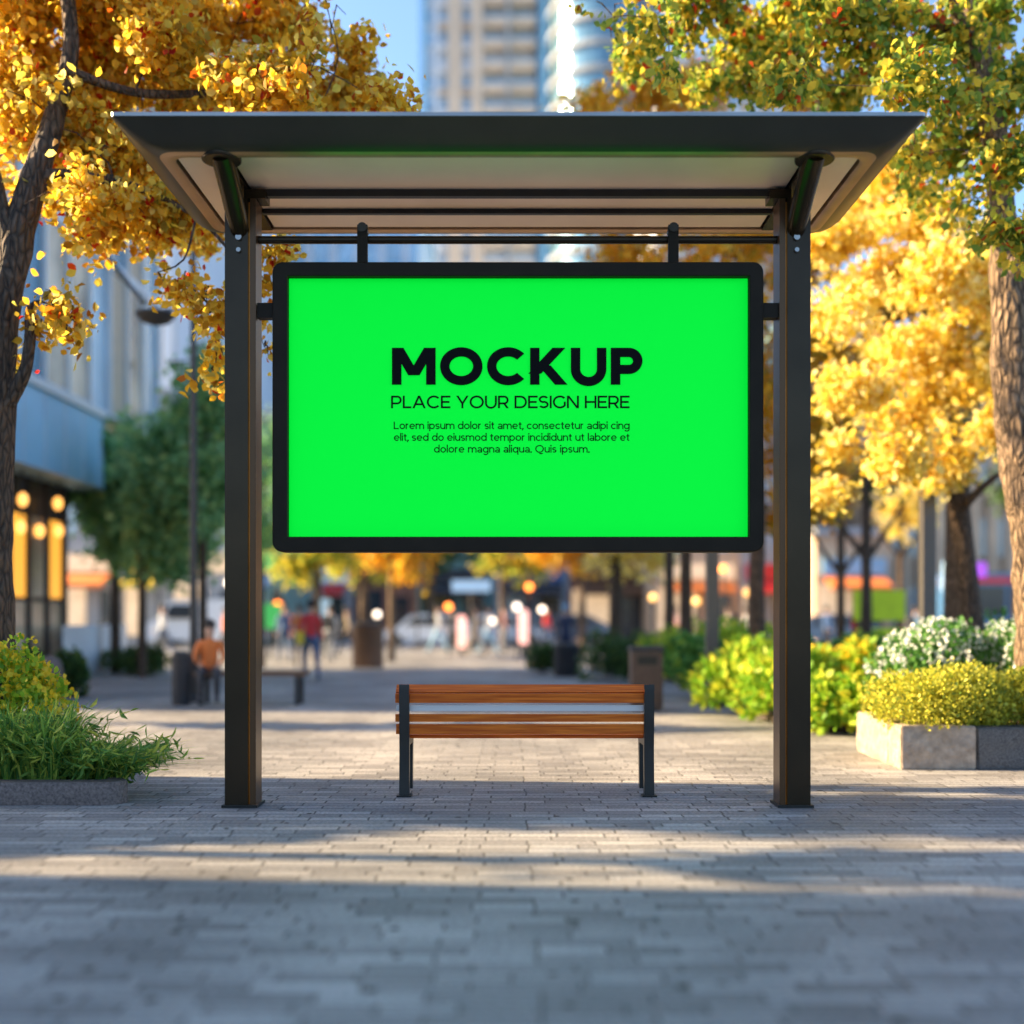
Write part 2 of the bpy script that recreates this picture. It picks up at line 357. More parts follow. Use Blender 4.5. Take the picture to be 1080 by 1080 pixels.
def leaf_mesh(name, C, size, seed=1, droop=0.5, var=0.35, tpl=TPL, outward=None, width=1.0):
    rg = np.random.default_rng(seed); n = len(C)
    d = rg.normal(size=(n, 3)); d[:, 2] -= droop * 1.6
    if outward is not None: d += outward
    d /= np.linalg.norm(d, axis=1)[:, None] + 1e-9
    w = rg.normal(size=(n, 3)); s = np.cross(d, w); s /= np.linalg.norm(s, axis=1)[:, None] + 1e-9
    nn = np.cross(s, d)
    sz = size * (1 + var * rg.uniform(-1, 1, n)); curl = rg.uniform(0.4, 2.6, n)
    V = (s[:, None, :] * tpl[None, :, 0:1] * width + d[:, None, :] * tpl[None, :, 1:2] + nn[:, None, :] * tpl[None, :, 2:3] * curl[:, None, None]) * sz[:, None, None] + C[:, None, :]
    me = bpy.data.meshes.new(name); me.vertices.add(n * 6); me.vertices.foreach_set('co', V.reshape(-1).astype(np.float32))
    me.loops.add(n * 8); me.polygons.add(n * 2)
    idx = (np.arange(n)[:, None] * 6 + np.array([0, 3, 2, 1, 0, 5, 4, 3])[None, :]).reshape(-1)
    me.loops.foreach_set('vertex_index', idx.astype(np.int32))
    me.polygons.foreach_set('loop_start', (np.arange(n * 2) * 4).astype(np.int32))
    me.update(calc_edges=True)
    return me


def clump_points(clumps, density, twig=0.16, per=14, seed=1, gap=-0.22, shell=0.45):
    """clumps: (x,y,z,rx,ry,rz[,w]); leaves gather on twigs, twigs gather towards the outside of each clump"""
    rg = np.random.default_rng(seed); out = []
    for c in clumps:
        x, y, z, rx, ry, rz = c[:6]; w = c[6] if len(c) > 6 else 1.0
        nt = max(3, int(density * w * (rx * ry * rz) ** (2 / 3)))
        v = rg.normal(size=(nt, 3)); v /= np.linalg.norm(v, axis=1)[:, None]
        rad = (shell + (1 - shell) * rg.uniform(0, 1, nt)) * (rg.uniform(0, 1, nt) ** 0.25)
        tc = v * rad[:, None] * np.array([rx, ry, rz]) + np.array([x, y, z])
        # noise-driven gaps
        if rx > .24: tc = tc[np.array([noise.noise(Vector(t) * 1.7) > gap for t in tc])]
        if not len(tc): continue
        tw = rg.normal(size=(len(tc), 3)); tw[:, 2] = tw[:, 2] * 0.5 - 0.35; tw /= np.linalg.norm(tw, axis=1)[:, None]
        tt = rg.uniform(-1, 1, (len(tc), per, 1))
        L = tc[:, None, :] + tw[:, None, :] * tt * twig * 1.5 + rg.normal(size=(len(tc), per, 3)) * twig * 0.38
        out.append(L.reshape(-1, 3))
    return np.concatenate(out)


def bark_tube(bm, pts, rads, seg=0.05, n=20, amp=0.12, seed=0):
    """smooth path with ridged bark relief in the mesh itself"""
    pts = [Vector(p) for p in pts]; P2, R2 = [], []
    for i in range(len(pts) - 1):
        p0 = pts[max(i - 1, 0)]; p1 = pts[i]; p2 = pts[i + 1]; p3 = pts[min(i + 2, len(pts) - 1)]
        k = max(2, int((p2 - p1).length / seg))
        for j in range(k):
            t = j / k
            P2.append(0.5 * ((2 * p1) + (-p0 + p2) * t + (2 * p0 - 5 * p1 + 4 * p2 - p3) * t * t + (-p0 + 3 * p1 - 3 * p2 + p3) * t ** 3))
            R2.append(rads[i] * (1 - t) + rads[i + 1] * t)
    P2.append(pts[-1]); R2.append(rads[-1])
    up = None; rings = []
    for i, p in enumerate(P2):
        d = (P2[min(i + 1, len(P2) - 1)] - P2[max(i - 1, 0)]).normalized()
        if up is None: up = d.orthogonal().normalized()
        up = (up - d * up.dot(d)).normalized(); w = d.cross(up); ring = []
        for k in range(n):
            a = 2 * math.pi * k / n; u = up * math.cos(a) + w * math.sin(a)
            q = p + u * R2[i]
            f = 1 + amp * (noise.noise(Vector((q.x * 16, q.y * 16, q.z * 3.5 + seed))) + 0.6 * noise.noise(Vector((q.x * 3, q.y * 3, q.z * 2 + seed))))
            ring.append(bm.verts.new(p + u * R2[i] * f))
        rings.append(ring)
    for a, b in zip(rings, rings[1:]):
        for k in range(n): bm.faces.new((a[k], a[(k + 1) % n], b[(k + 1) % n], b[k]))
    bm.faces.new(rings[0][::-1]); bm.faces.new(rings[-1])


def tree(name, label, base, trunk, clumps, lm, bm_mat, density=260, size=0.07, per=14, twig=0.16, seed=1, group=None, near=False,
         extra_limbs=(), droop=0.5, limb_r=0.035, cat='tree', leafwidth=1.0, thin_twigs=0, gap=-0.22):
    t = thing(name, label, cat, base, group)
    bm = bmesh.new()
    pts = [Vector(p[:3]) for p in trunk]; rads = [p[3] for p in trunk]
    if near: bark_tube(bm, pts, rads, 0.045, 28, 0.14, seed)
    else: bark_tube(bm, pts, rads, 0.4, 9, 0.10, seed)
    for L in extra_limbs:
        bark_tube(bm, [Vector(p[:3]) for p in L], [p[3] for p in L], 0.06 if near else 0.4, 12 if near else 7, 0.12, seed + 3)
    rg = random.Random(seed)
    nodes = [(pts[i], rads[i] * .6) for i in range(max(0, len(pts) // 2 - 1), len(pts))]
    for L in extra_limbs: nodes += [(Vector(p[:3]), p[3] * .7) for p in L[1:]]
    for c in sorted(clumps, key=lambda q: min((Vector(q[:3]) - nn_[0]).length for nn_ in nodes[:len(pts)])):
        cc = Vector(c[:3])
        s, sr = min(nodes, key=lambda k: (k[0] - cc).length + max(0, k[0].z - cc.z - .9) * 3)
        mid = (s + cc) / 2 + Vector((rg.uniform(-.15, .15), rg.uniform(-.15, .15), 0.08 * (cc - s).length)) * min(1, (cc - s).length)
        r0 = max(.008, min(sr, limb_r * (0.5 + (cc - s).length * 0.3))); nodes.append((cc, r0 * .6))
        bark_tube(bm, [s, mid, cc], [r0, r0 * 0.65, r0 * 0.2], 0.12 if near else 0.6, 8 if near else 5, 0.1, seed)
        for _ in range(thin_twigs):
            e = cc + Vector((rg.uniform(-1, 1) * c[3], rg.uniform(-1, 1) * c[4], rg.uniform(-1, 1) * c[5])) * 0.85
            m2 = (cc + e) / 2 + Vector((0, 0, 0.06))
            TUBE(bm, [mid.lerp(cc, 0.6), m2, e], [r0 * 0.3, 0.007, 0.003], 5)
    fin('trunk', bm, bm_mat, t, smooth=True)
    C = clump_points(clumps, density, twig, per, seed, gap=gap)
    link('crown', leaf_mesh('crown', C, size, seed, droop, width=leafwidth), lm, t)
    return t


def blob_clumps(c, rx, ry, rz, k, seed, r=(0.35, 0.55)):
    rg = random.Random(seed); out = []
    for _ in range(k):
        while True:
            v = Vector((rg.uniform(-1, 1), rg.uniform(-1, 1), rg.uniform(-1, 1)))
            if v.length < 1: break
        s = rg.uniform(*r)
        out.append((c[0] + v.x * rx * (1 - s * .6), c[1] + v.y * ry * (1 - s * .6), c[2] + v.z * rz * (1 - s * .6), rx * s, ry * s, rz * s * 0.85))
    return out


def shrub(name, label, c, rx, ry, rz, lm, n, size, seed, group=None, cat='shrub', droop=-0.3, flowers=None, width=1.0, lumps=9, parts=True):
    """leafy mound: leaves scattered over uneven lumps, on real stems"""
    rg = np.random.default_rng(seed); rr = random.Random(seed)
    t = thing(name, label, cat, (c[0], c[1], c[2]), group)
    bm = bmesh.new(); pts = []; centres = []
    for k in range(lumps):
        a = rr.uniform(0, 2 * math.pi); q = math.sqrt(rr.uniform(0, 1)) * 0.72
        centres.append((c[0] + math.cos(a) * q * rx, c[1] + math.sin(a) * q * ry, c[2] + rz * rr.uniform(0.42, 0.66) * (1.12 - 0.5 * q), rr.uniform(0.34, 0.5)))
    for (x, y, z, s) in centres:
        m = n // lumps; v = rg.normal(size=(m, 3)); v /= np.linalg.norm(v, axis=1)[:, None]
        rad = 0.6 + 0.4 * rg.uniform(0, 1, m) ** 0.5 + rg.normal(size=m) * 0.05
        q = v * rad[:, None] * np.array([rx * s, ry * s, rz * min(s, 0.42)]) + np.array([x, y, z]); q[:, 2] = np.maximum(q[:, 2], c[2] + 0.02)
        pts.append(q)
        for _ in range(2):
            TUBE(bm, [(c[0] + (x - c[0]) * 0.35, c[1] + (y - c[1]) * 0.35, c[2] - 0.04), ((x + c[0]) / 2, (y + c[1]) / 2, (z + c[2]) / 2),
                      (x + rr.uniform(-.3, .3) * rx * s, y + rr.uniform(-.3, .3) * ry * s, z + rz * 0.12)], [0.014, 0.009, 0.004], 5)
    pts = np.concatenate(pts)
    fin('stem', bm, M['twig'], t)
    out = (pts - np.array([c[0], c[1], c[2]])); out /= np.linalg.norm(out, axis=1)[:, None] + 1e-6
    link('foliage', leaf_mesh('foliage', pts, size, seed, droop, outward=out * 0.9, width=width), lm, t)
    if flowers:
        fm, fn, fs = flowers; F_ = []
        for (x, y, z, s) in centres:
            m = fn // lumps; v = rg.normal(size=(m, 3)); v[:, 2] = np.abs(v[:, 2]); v /= np.linalg.norm(v, axis=1)[:, None]
            q = v * 1.04 * np.array([rx * s, ry * s, rz * min(s, 0.42)]) + np.array([x, y, z]); F_.append(q)
        Q = np.concatenate(F_); Q = np.repeat(Q, 3, axis=0) + rg.normal(size=(len(Q) * 3, 3)) * fs * 0.35
        link('flowers', leaf_mesh('flowers', Q, fs, seed + 5, -0.4, width=1.5), fm, t)
    return t


# ================================================================== THE SETTING
def sheet(name, x0, x1, y0, y1, z, m):
    bm = bmesh.new(); bm.faces.new([bm.verts.new(p) for p in ((x0, y0, z), (x1, y0, z), (x1, y1, z), (x0, y1, z))])
    return tag(fin(name, bm, m), kind='structure')


sheet('plaza_paving', -400, 400, -60, 1200, 0.0, M['pave'])
sheet('road', -200, 200, 46, 62, 0.004, M['asphalt'])
kb = box('kerb', -200, 200, 45.7, 46.0, 0.0, 0.12, M['kerb']); tag(kb, kind='structure')
bm = bmesh.new()
for i in range(9):
    x0 = -13 + i * 1.5; bm.faces.new([bm.verts.new(p) for p in ((x0, 46.6, 0.008), (x0 + 0.75, 46.6, 0.008), (x0 + 0.75, 61.4, 0.008), (x0, 61.4, 0.008))])
tag(fin('crossing_markings', bm, M['white_paint']), kind='structure')

# ================================================================== BUS SHELTER
CX = 0.04
sh = thing('bus_shelter', 'open dark metal bus shelter with two posts and an upswept roof', 'bus shelter', (CX, 8.1, 0))


def post(side):
    bm = bmesh.new()
    xo = CX + side * 2.065; xi = CX + side * 1.902     # outer / inner edge of the main shaft
    a, b = sorted((xo, xi)); BX(bm, a, b, 8.02, 8.24, 0, 4.30)
    xg = CX + side * 1.890; xe = CX + side * 1.848     # slim inner profile, behind a shadow groove
    bmc = bmesh.new(); a, b = sorted((xi, xg)); BX(bmc, a, b, 8.07, 8.19, 0, 4.28); fin('web', bmc, M['black'], sh)
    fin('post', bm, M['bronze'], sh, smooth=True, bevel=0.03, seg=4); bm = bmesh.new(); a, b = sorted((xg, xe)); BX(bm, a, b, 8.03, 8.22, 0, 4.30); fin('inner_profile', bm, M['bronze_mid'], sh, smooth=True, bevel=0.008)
    bm = bmesh.new(); BX(bm, min(xi, xg) - .0, max(xi, xg) + .0, 8.05, 8.0695, 0.02, 4.28); fin('reflection_trim', bm, M['bronze_reflection'], sh)  # strip in the groove carries the painted orange reflection


for s_ in (-1, 1):
    post(s_)
    # rounded bracket arm running forward and up to the roof
    x = CX + s_ * 1.965
    bmb = bmesh.new(); pts = [(x, 8.20, 4.02), (x, 8.06, 4.07), (x, 7.93, 4.16), (x, 7.75, 4.285), (x, 7.60, 4.38), (x, 7.52, 4.415)]
    TUBE(bmb, pts, [0.058, 0.066, 0.072, 0.074, 0.076, 0.076], 20)
    fin('bracket', bmb, M['bronze'], sh, smooth=True)
    bmb = bmesh.new(); LATHE(bmb, x, 7.54, [(0.125, 4.365), (0.13, 4.372), (0.13, 4.39), (0.09, 4.398)], 28)
    fin('bracket_flange', bmb, M['bronze'], sh, smooth=True)
    bmb = bmesh.new(); TUBE(bmb, [(x, 8.00, 4.02), (x, 8.03, 4.02)], 0.022, 12); fin('bolt', bmb, M['rim'], sh, smooth=True); bmb = bmesh.new(); TUBE(bmb, [(x, 8.00, 3.93), (x, 8.03, 3.93)], 0.016, 12)
    fin('bolt', bmb, M['rim'], sh, smooth=True)
    xb = CX + s_ * 1.86; box('post_cap', xb - 0.075, xb + 0.075, 8.04, 8.20, 4.304, 4.37, M['bronze'], sh, 0.012)
    bmb = bmesh.new(); xa, xz = sorted((CX + s_ * 2.085, CX + s_ * 1.832)); BX(bmb, xa, xz, 8.005, 8.255, 0.001, 0.02)
    fin('base_plate', bmb, M['black'], sh, bevel=0.004)


def rrect(hw, y0, y1, z, r, n=6):
    pts = []
    for (cx, cy, a0) in ((hw - r, y0 + r, -90), (hw - r, y1 - r, 0), (-hw + r, y1 - r, 90), (-hw + r, y0 + r, 180)):
        for k in range(n + 1):
            a = R(a0 + 90 * k / n); pts.append((CX + cx + r * math.cos(a), cy + r * math.sin(a), z))
    return pts


def rings_mesh(bm, rings, close_first=False, close_last=False):
    V = [[bm.verts.new(p) for p in r] for r in rings]; n = len(V[0])
    for a, b in zip(V, V[1:]):
        for k in range(n): bm.faces.new((a[k], a[(k + 1) % n], b[(k + 1) % n], b[k]))
    if close_first: bm.faces.new(V[0])
    if close_last: bm.faces.new(V[-1])


# upswept fascia: an inverted tray
bm = bmesh.new()
rings_mesh(bm, [rrect(2.60, 7.24, 9.22, 4.535, 0.03), rrect(2.588, 7.25, 9.21, 4.528, 0.035), rrect(2.52, 7.31, 9.15, 4.465, 0.06), rrect(2.455, 7.365, 9.09, 4.415, 0.09),
                rrect(2.41, 7.40, 9.05, 4.392, 0.12), rrect(2.375, 7.43, 9.01, 4.383, 0.13)])
fa = fin('roof_fascia', bm, M['fascia'], sh, smooth=True)
bm = bmesh.new()
rings_mesh(bm, [rrect(2.375, 7.43, 9.01, 4.3835, 0.13), rrect(2.35, 7.455, 8.985, 4.374, 0.13), rrect(2.30, 7.50, 8.94, 4.374, 0.12), rrect(2.285, 7.515, 8.925, 4.385, 0.11), rrect(2.285, 7.515, 8.925, 4.43, 0.11)])
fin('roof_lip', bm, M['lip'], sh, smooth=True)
bm = bmesh.new()
rings_mesh(bm, [rrect(2.60, 7.24, 9.22, 4.5355, 0.03), rrect(2.60, 7.24, 9.22, 4.56, 0.03), rrect(2.57, 7.27, 9.19, 4.572, 0.03)], False, True)
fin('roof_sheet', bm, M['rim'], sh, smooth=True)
bm = bmesh.new(); BX(bm, CX - 2.29, CX + 2.29, 7.51, 8.93, 4.425, 4.44); fin('roof_backing', bm, M['black'], sh)
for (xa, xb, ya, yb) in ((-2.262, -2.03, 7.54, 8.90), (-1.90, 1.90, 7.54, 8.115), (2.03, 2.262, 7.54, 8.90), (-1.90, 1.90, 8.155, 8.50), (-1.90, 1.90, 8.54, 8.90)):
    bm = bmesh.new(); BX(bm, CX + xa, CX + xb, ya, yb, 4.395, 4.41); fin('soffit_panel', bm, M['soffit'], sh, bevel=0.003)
for s_ in (-1, 1):
    x = CX + s_ * 1.965; box('roof_rib', x - 0.05, x + 0.05, 7.53, 8.91, 4.372, 4.405, M['bronze'], sh, 0.008)
box('roof_beam', CX - 1.90, CX + 1.90, 8.11, 8.16, 4.345, 4.40, M['black'], sh, 0.006)
box('roof_beam', CX - 1.90, CX + 1.90, 8.50, 8.54, 4.36, 4.40, M['black'], sh, 0.006)
bm = bmesh.new(); TUBE(bm, [(CX - 1.852, 8.12, 4.035), (CX + 1.852, 8.12, 4.035)], 0.028, 16); fin('cross_bar', bm, M['bronze'], sh, smooth=True)

# ================================================================== SIGN
SG = thing('billboard', 'wide green display sign with black rounded frame hanging in the bus shelter', 'billboard', (CX, 8.05, 1.80))
x0, x1 = X(287, 8.02), X(805.5, 8.02); zt, zb = 1.35 + (650 - 276) / 149.6, 1.35 + (650 - 582) / 149.6
gx0, gx1 = X(303, 8.02), X(790.5, 8.02); gt, gb = 1.35 + (650 - 291) / 149.6, 1.35 + (650 - 566) / 149.6


def rr2(xa, xb, za, zb_, r, y, n=8):
    pts = []
    for (cx, cz, a0) in ((xb - r, za + r, -90), (xb - r, zb_ - r, 0), (xa + r, zb_ - r, 90), (xa + r, za + r, 180)):
        for k in range(n + 1):
            a = R(a0 + 90 * k / n); pts.append((cx + r * math.cos(a), y, cz + r * math.sin(a)))
    return pts


bm = bmesh.new()
rings_mesh(bm, [rr2(gx0, gx1, gb, gt, 0.004, 8.09), rr2(gx0, gx1, gb, gt, 0.004, 8.026), rr2(gx0 - .006, gx1 + .006, gb - .006, gt + .006, 0.008, 8.02),
                rr2(x0 + .008, x1 - .008, zb + .008, zt - .008, 0.065, 8.02), rr2(x0, x1, zb, zt, 0.072, 8.03), rr2(x0, x1, zb, zt, 0.072, 8.17), rr2(x0 + .01, x1 - .01, zb + .01, zt - .01, 0.065, 8.18)], False, True)
fin('frame', bm, M['frame'], SG, smooth=True)
bm = bmesh.new(); BX(bm, gx0 - 0.001, gx1 + 0.001, 8.085, 8.10, gb - 0.001, gt + 0.001); fin('display_panel', bm, M['green'], SG)
for px in (381.5, 711):
    x = X(px, 8.02); bm = bmesh.new(); BX(bm, x - 0.036, x + 0.036, 8.045, 8.085, zt + 0.001, 4.12)
    hb = fin('hanger', bm, M['frame'], SG, smooth=True, bevel=0.008)
    bm = bmesh.new(); TUBE(bm, [(x, 8.035, 4.10), (x, 8.16, 4.10)], 0.034, 16); fin('clamp', bm, M['bronze'], hb, smooth=True)
for xa, xb in ((x0 - 0.112, x0 - 0.001), (x1 + 0.001, x1 + 0.112)):
    zc = 1.35 + (650 - 326) / 149.6; bm = bmesh.new(); BX(bm, xa, xb, 8.05, 8.13, zc - 0.052, zc + 0.052)
    fin('side_mount', bm, M['frame'], SG, smooth=True, bevel=0.01)


# ---- lettering: a geometric monoline alphabet made of bars, diagonals and arcs (cap height 1)
class Pen:
    def __init__(s, t): s.t = t; s.polys = []
    def bar(s, xa, ya, xb, yb): s.polys.append([(xa, ya), (xb, ya), (xb, yb), (xa, yb)])
    def dg(s, xa, ya, xb, yb, k=1.0):
        L = math.hypot(xb - xa, yb - ya); h = s.t * k / 2 * L / abs(yb - ya)
        s.polys.append([(xa - h, ya), (xa + h, ya), (xb + h, yb), (xb - h, yb)])
    def arc(s, cx, cy, rx, ry, a0, a1):
        n = max(6, int(abs(a1 - a0) / 7)); h = s.t / 2
        for i in range(n):
            a, b = R(a0 + (a1 - a0) * i / n), R(a0 + (a1 - a0) * (i + 1) / n)
            s.polys.append([(cx + (rx - h) * math.cos(a), cy + (ry - h) * math.sin(a)), (cx + (rx + h) * math.cos(a), cy + (ry + h) * math.sin(a)),
                            (cx + (rx + h) * math.cos(b), cy + (ry + h) * math.sin(b)), (cx + (rx - h) * math.cos(b), cy + (ry - h) * math.sin(b))])
    def dot(s, x, y, r):
        s.polys.append([(x + r * math.cos(R(a)), y + r * math.sin(R(a))) for a in range(0, 360, 30)])


def glyph(c, t):
    p = Pen(t); h = t / 2; xh = 0.735
    if c == 'M':
        w = 1.13; p.bar(0, 0, t, 1); p.bar(w - t, 0, w, 1); p.dg(t * .62, 1, w / 2, 0.26, 1.05); p.dg(w - t * .62, 1, w / 2, 0.26, 1.05)
    elif c in 'OQC G'.replace(' ', ''):
        w = 1.10; rx = w / 2 - h; ry = 0.515 - h
        if c in 'OQ':
            p.arc(w / 2, .5, rx, ry, 0, 360)
            if c == 'Q': p.arc(w / 2 + .20, -0.02, .22, .12, 190, 330)
        else:
            p.arc(w / 2, .5, rx, ry, 42, 318); w = 1.0
            if c == 'G': p.bar(w - t, 0.18, w, 0.52)
    elif c == 'K':
        w = 0.94; p.bar(0, 0, t, 1); p.dg(h, 0.30, w - h * 1.6, 1); p.dg(t + .13, .52, w - h * 1.1, 0)
    elif c == 'U':
        w = 0.92; r = (w - t) / 2; p.bar(0, r + h - .04, t, 1); p.bar(w - t, r + h - .04, w, 1); p.arc(w / 2, r + h - .04, r, r, 180, 360)
    elif c in 'PR':
        w = 0.82; r = (1 - 0.34 + t * .2) / 2 - h; b = 1 - 2 * r - t
        p.bar(0, 0, t, 1); p.bar(t, 1 - t, w - r - h, 1); p.bar(t, b, w - r - h, b + t); p.arc(w - r - h, b + h + r, r, r, -90, 90)
        if c == 'R': p.dg(w * .58, b + h, w - h, 0)
    elif c == 'L': w = 0.66; p.bar(0, 0, t, 1); p.bar(t, 0, w, t)
    elif c == 'A': w = 1.02; p.dg(h, 0, w / 2, 1); p.dg(w - h, 0, w / 2, 1); p.bar(w * .23, .24, w * .77, .24 + t)
    elif c == 'E': w = 0.74; p.bar(0, 0, t, 1); p.bar(t, 0, w, t); p.bar(t, 1 - t, w, 1); p.bar(t, .5 - h, w * .9, .5 + h)
    elif c == 'Y': w = 0.94; p.bar(w / 2 - h, 0, w / 2 + h, .40); p.dg(h, 1, w / 2, .36); p.dg(w - h, 1, w / 2, .36)
    elif c == 'D':
        w = 0.96; p.bar(0, 0, t, 1); r = .5 - h; p.bar(t, 0, w - .5, t); p.bar(t, 1 - t, w - .5, 1); p.arc(w - .5, .5, r, r, -90, 90)
    elif c == 'S':
        w = 0.76; r = (1 + .02 - t) / 4; p.arc(w / 2, 1 - h - r, w / 2 - h, r, 30, 270); p.arc(w / 2, h + r, w / 2 - h, r, -150, 90)
    elif c == 'I': w = t; p.bar(0, 0, t, 1)
    elif c == 'N': w = 0.93; p.bar(0, 0, t, 1); p.bar(w - t, 0, w, 1); p.dg(h * 1.2, 1, w - h * 1.2, 0)
    elif c == 'H': w = 0.90; p.bar(0, 0, t, 1); p.bar(w - t, 0, w, 1); p.bar(t, .5 - h, w - t, .5 + h)
    elif c in 'odbpqceg':
        w = 0.72; r = xh / 2 - h; rx = w / 2 - h
        if c == 'c': p.arc(w / 2, xh / 2, rx, r, 45, 315); w = .64
        elif c == 'e': p.arc(w / 2, xh / 2, rx, r, 0, 318); p.bar(h, xh / 2 - h * .8, w - h, xh / 2 + h * .8)
        else: p.arc(w / 2, xh / 2, rx, r, 0, 360)
        if c == 'd': p.bar(w - t, 0, w, 1.06)
        if c == 'b': p.bar(0, 0, t, 1.06)
        if c == 'p': p.bar(0, -.28, t, xh)
        if c == 'q': p.bar(w - t, -.28, w, xh)
        if c == 'g': p.bar(w - t, 0, w, xh); p.arc(w / 2, 0, rx, .26, 210, 360)
    elif c in 'rnm':
        p.bar(0, 0, t, xh); w = {'r': .40, 'n': .66, 'm': 1.14}[c]; r = (.66 - t) / 2
        if c == 'r': p.arc(h + r, xh - h - r, r, r, 88, 150)
        else:
            for k in range(1 if c == 'n' else 2):
                ox = k * .48 if c == 'm' else 0; rr = (r if c == 'n' else (.62 - t) / 2)
                p.arc(ox + h + rr, xh - h - rr, rr, rr, 0, 160); p.bar(ox + 2 * rr, 0, ox + 2 * rr + t, xh - h - rr)
            w = 2 * r + t if c == 'n' else .48 + .62
    elif c == 'u':
        w = .66; r = (w - t) / 2; p.bar(w - t, 0, w, xh); p.bar(0, r + h, t, xh); p.arc(w / 2, r + h, r, r, 180, 350)
    elif c == 'i': w = t; p.bar(0, 0, t, xh); p.dot(h, xh + .2, t * .72)
    elif c == 'j': w = t; p.bar(0, -.1, t, xh); p.dot(h, xh + .2, t * .72)
    elif c == 'l': w = t; p.bar(0, 0, t, 1.06)
    elif c == 't': w = .42; p.bar(.12, .16, .12 + t, .93); p.bar(0, xh - t, .40, xh); p.arc(.12 + h + .14, .16, .14, .16 - h, 180, 290)
    elif c == 's':
        w = .54; r = (xh - t) / 4; p.arc(w / 2, xh - h - r, w / 2 - h, r, 30, 270); p.arc(w / 2, h + r, w / 2 - h, r, -150, 90)
    elif c == 'a':
        w = .62; p.bar(w - t, 0, w, xh * .62); p.arc(w / 2, xh * .62, w / 2 - h, xh * .38 - h, 0, 150); p.arc(w / 2 - .01, .21, w / 2 - h, .21 - h, 0, 360)
    elif c == ',': w = t; p.dot(h, .07, t * .75); p.dg(h, .07, -.02, -.17, .8)
    elif c == '.': w = t; p.dot(h, .07, t * .78)
    else: w = 0.28
    return p.polys, w


def text_line(name, s, xl, xr, base_px, cap_px, t, gap, depth=0.002, wf=1.0):
    """fit string s between pixel columns on the panel plane (real position on the sign)"""
    D = 8.084; H = cap_px / F * D; xa, xb = X(xl, D), X(xr, D); z0 = CAM_H + (HY - base_px) / F * D
    gl = [glyph(c, t) for c in s]; tot = sum(g[1] for g in gl) * H * wf; nb = len(s) - 1
    sp = (xb - xa - tot) / nb
    bm = bmesh.new(); x = xa; k = 0
    for ch, (polys, w) in zip(s, gl):
        for poly in polys:
            y = D - depth - (k % 7) * 0.00008; k += 1
            vs = [bm.verts.new((x + u * H * wf, y, z0 + v * H)) for u, v in poly]
            vb = [bm.verts.new((x + u * H * wf, D + 0.0005, z0 + v * H)) for u, v in poly]
            try:
                bm.faces.new(vs)
                if depth > 0.003:
                    for i in range(len(vs)): bm.faces.new((vs[i], vs[(i + 1) % len(vs)], vb[(i + 1) % len(vs)], vb[i]))
            except Exception: pass
        x += w * H * wf + sp
    for v in [v for v in bm.verts if not v.link_faces]: bm.verts.remove(v)
    return fin(name, bm, M['ink'], SG)


text_line('headline', 'MOCKUP', 413.5, 677.5, 405.8, 38.6, 0.245, .1, 0.012, wf=1.055)
text_line('subtitle', 'PLACE YOUR DESIGN HERE', 412.5, 664, 430.6, 13.2, 0.15, .1, wf=1.03)
text_line('body_text', 'Lorem ipsum dolor sit amet, consectetur adipi cing', 415.3, 664, 452.6, 7.9, 0.14, .1, wf=1.04)
text_line('body_text', 'elit, sed do eiusmod tempor incididunt ut labore et', 415.5, 664, 465.0, 7.9, 0.14, .1, wf=1.04)
text_line('body_text', 'dolore magna aliqua. Quis ipsum.', 457.8, 621.7, 477.4, 7.9, 0.14, .1, wf=1.04)

# ================================================================== BENCH (seen from behind)
BD = 8.53
bn = thing('park_bench', 'slatted orange wooden park bench with black legs under the green sign', 'bench', (X(552, BD), BD + .2, 0))


def bz(py): return CAM_H + (HY - py) / F * BD


xa, xb = X(417.5, BD), X(689.5, BD)
slats = [(722.5, 729.5, -0.005, 0.05), (731.5, 741.5, 0.012, 0.028), (744.5, 750.5, 0.050, 0.024), (753.5, 761.5, 0.016, 0.026), (764.0, 774.5, 0.012, 0.030)]
for i, (ya, yb, dy, th) in enumerate(slats):
    bm = bmesh.new(); xl_ = xa - (0.006 if i % 2 else 0)
    if i == 0: PRISM(bm, [(BD - .012, bz(yb)), (BD + .015, bz(yb) - .012), (BD + .085, bz(ya) - .012), (BD + .075, bz(ya))], 'x', xl_, xb - .03)
    else: BX(bm, xl_, xb - 0.03, BD + dy, BD + dy + th, bz(yb), bz(ya))
    fin('backrest_slat', bm, M['steel_pale'] if i == 2 else M['wood'], bn, smooth=True, bevel=0.006, label='pale grey slat of the backrest' if i == 2 else None)  # third slat pale grey, the others wood
for k in range(4):
    bm = bmesh.new(); y = BD + 0.10 + k * 0.105; BX(bm, xa + .02, xb - 0.03, y, y + 0.088, 0.425, 0.452); fin('seat_slat', bm, M['wood'], bn, smooth=True, bevel=0.006)
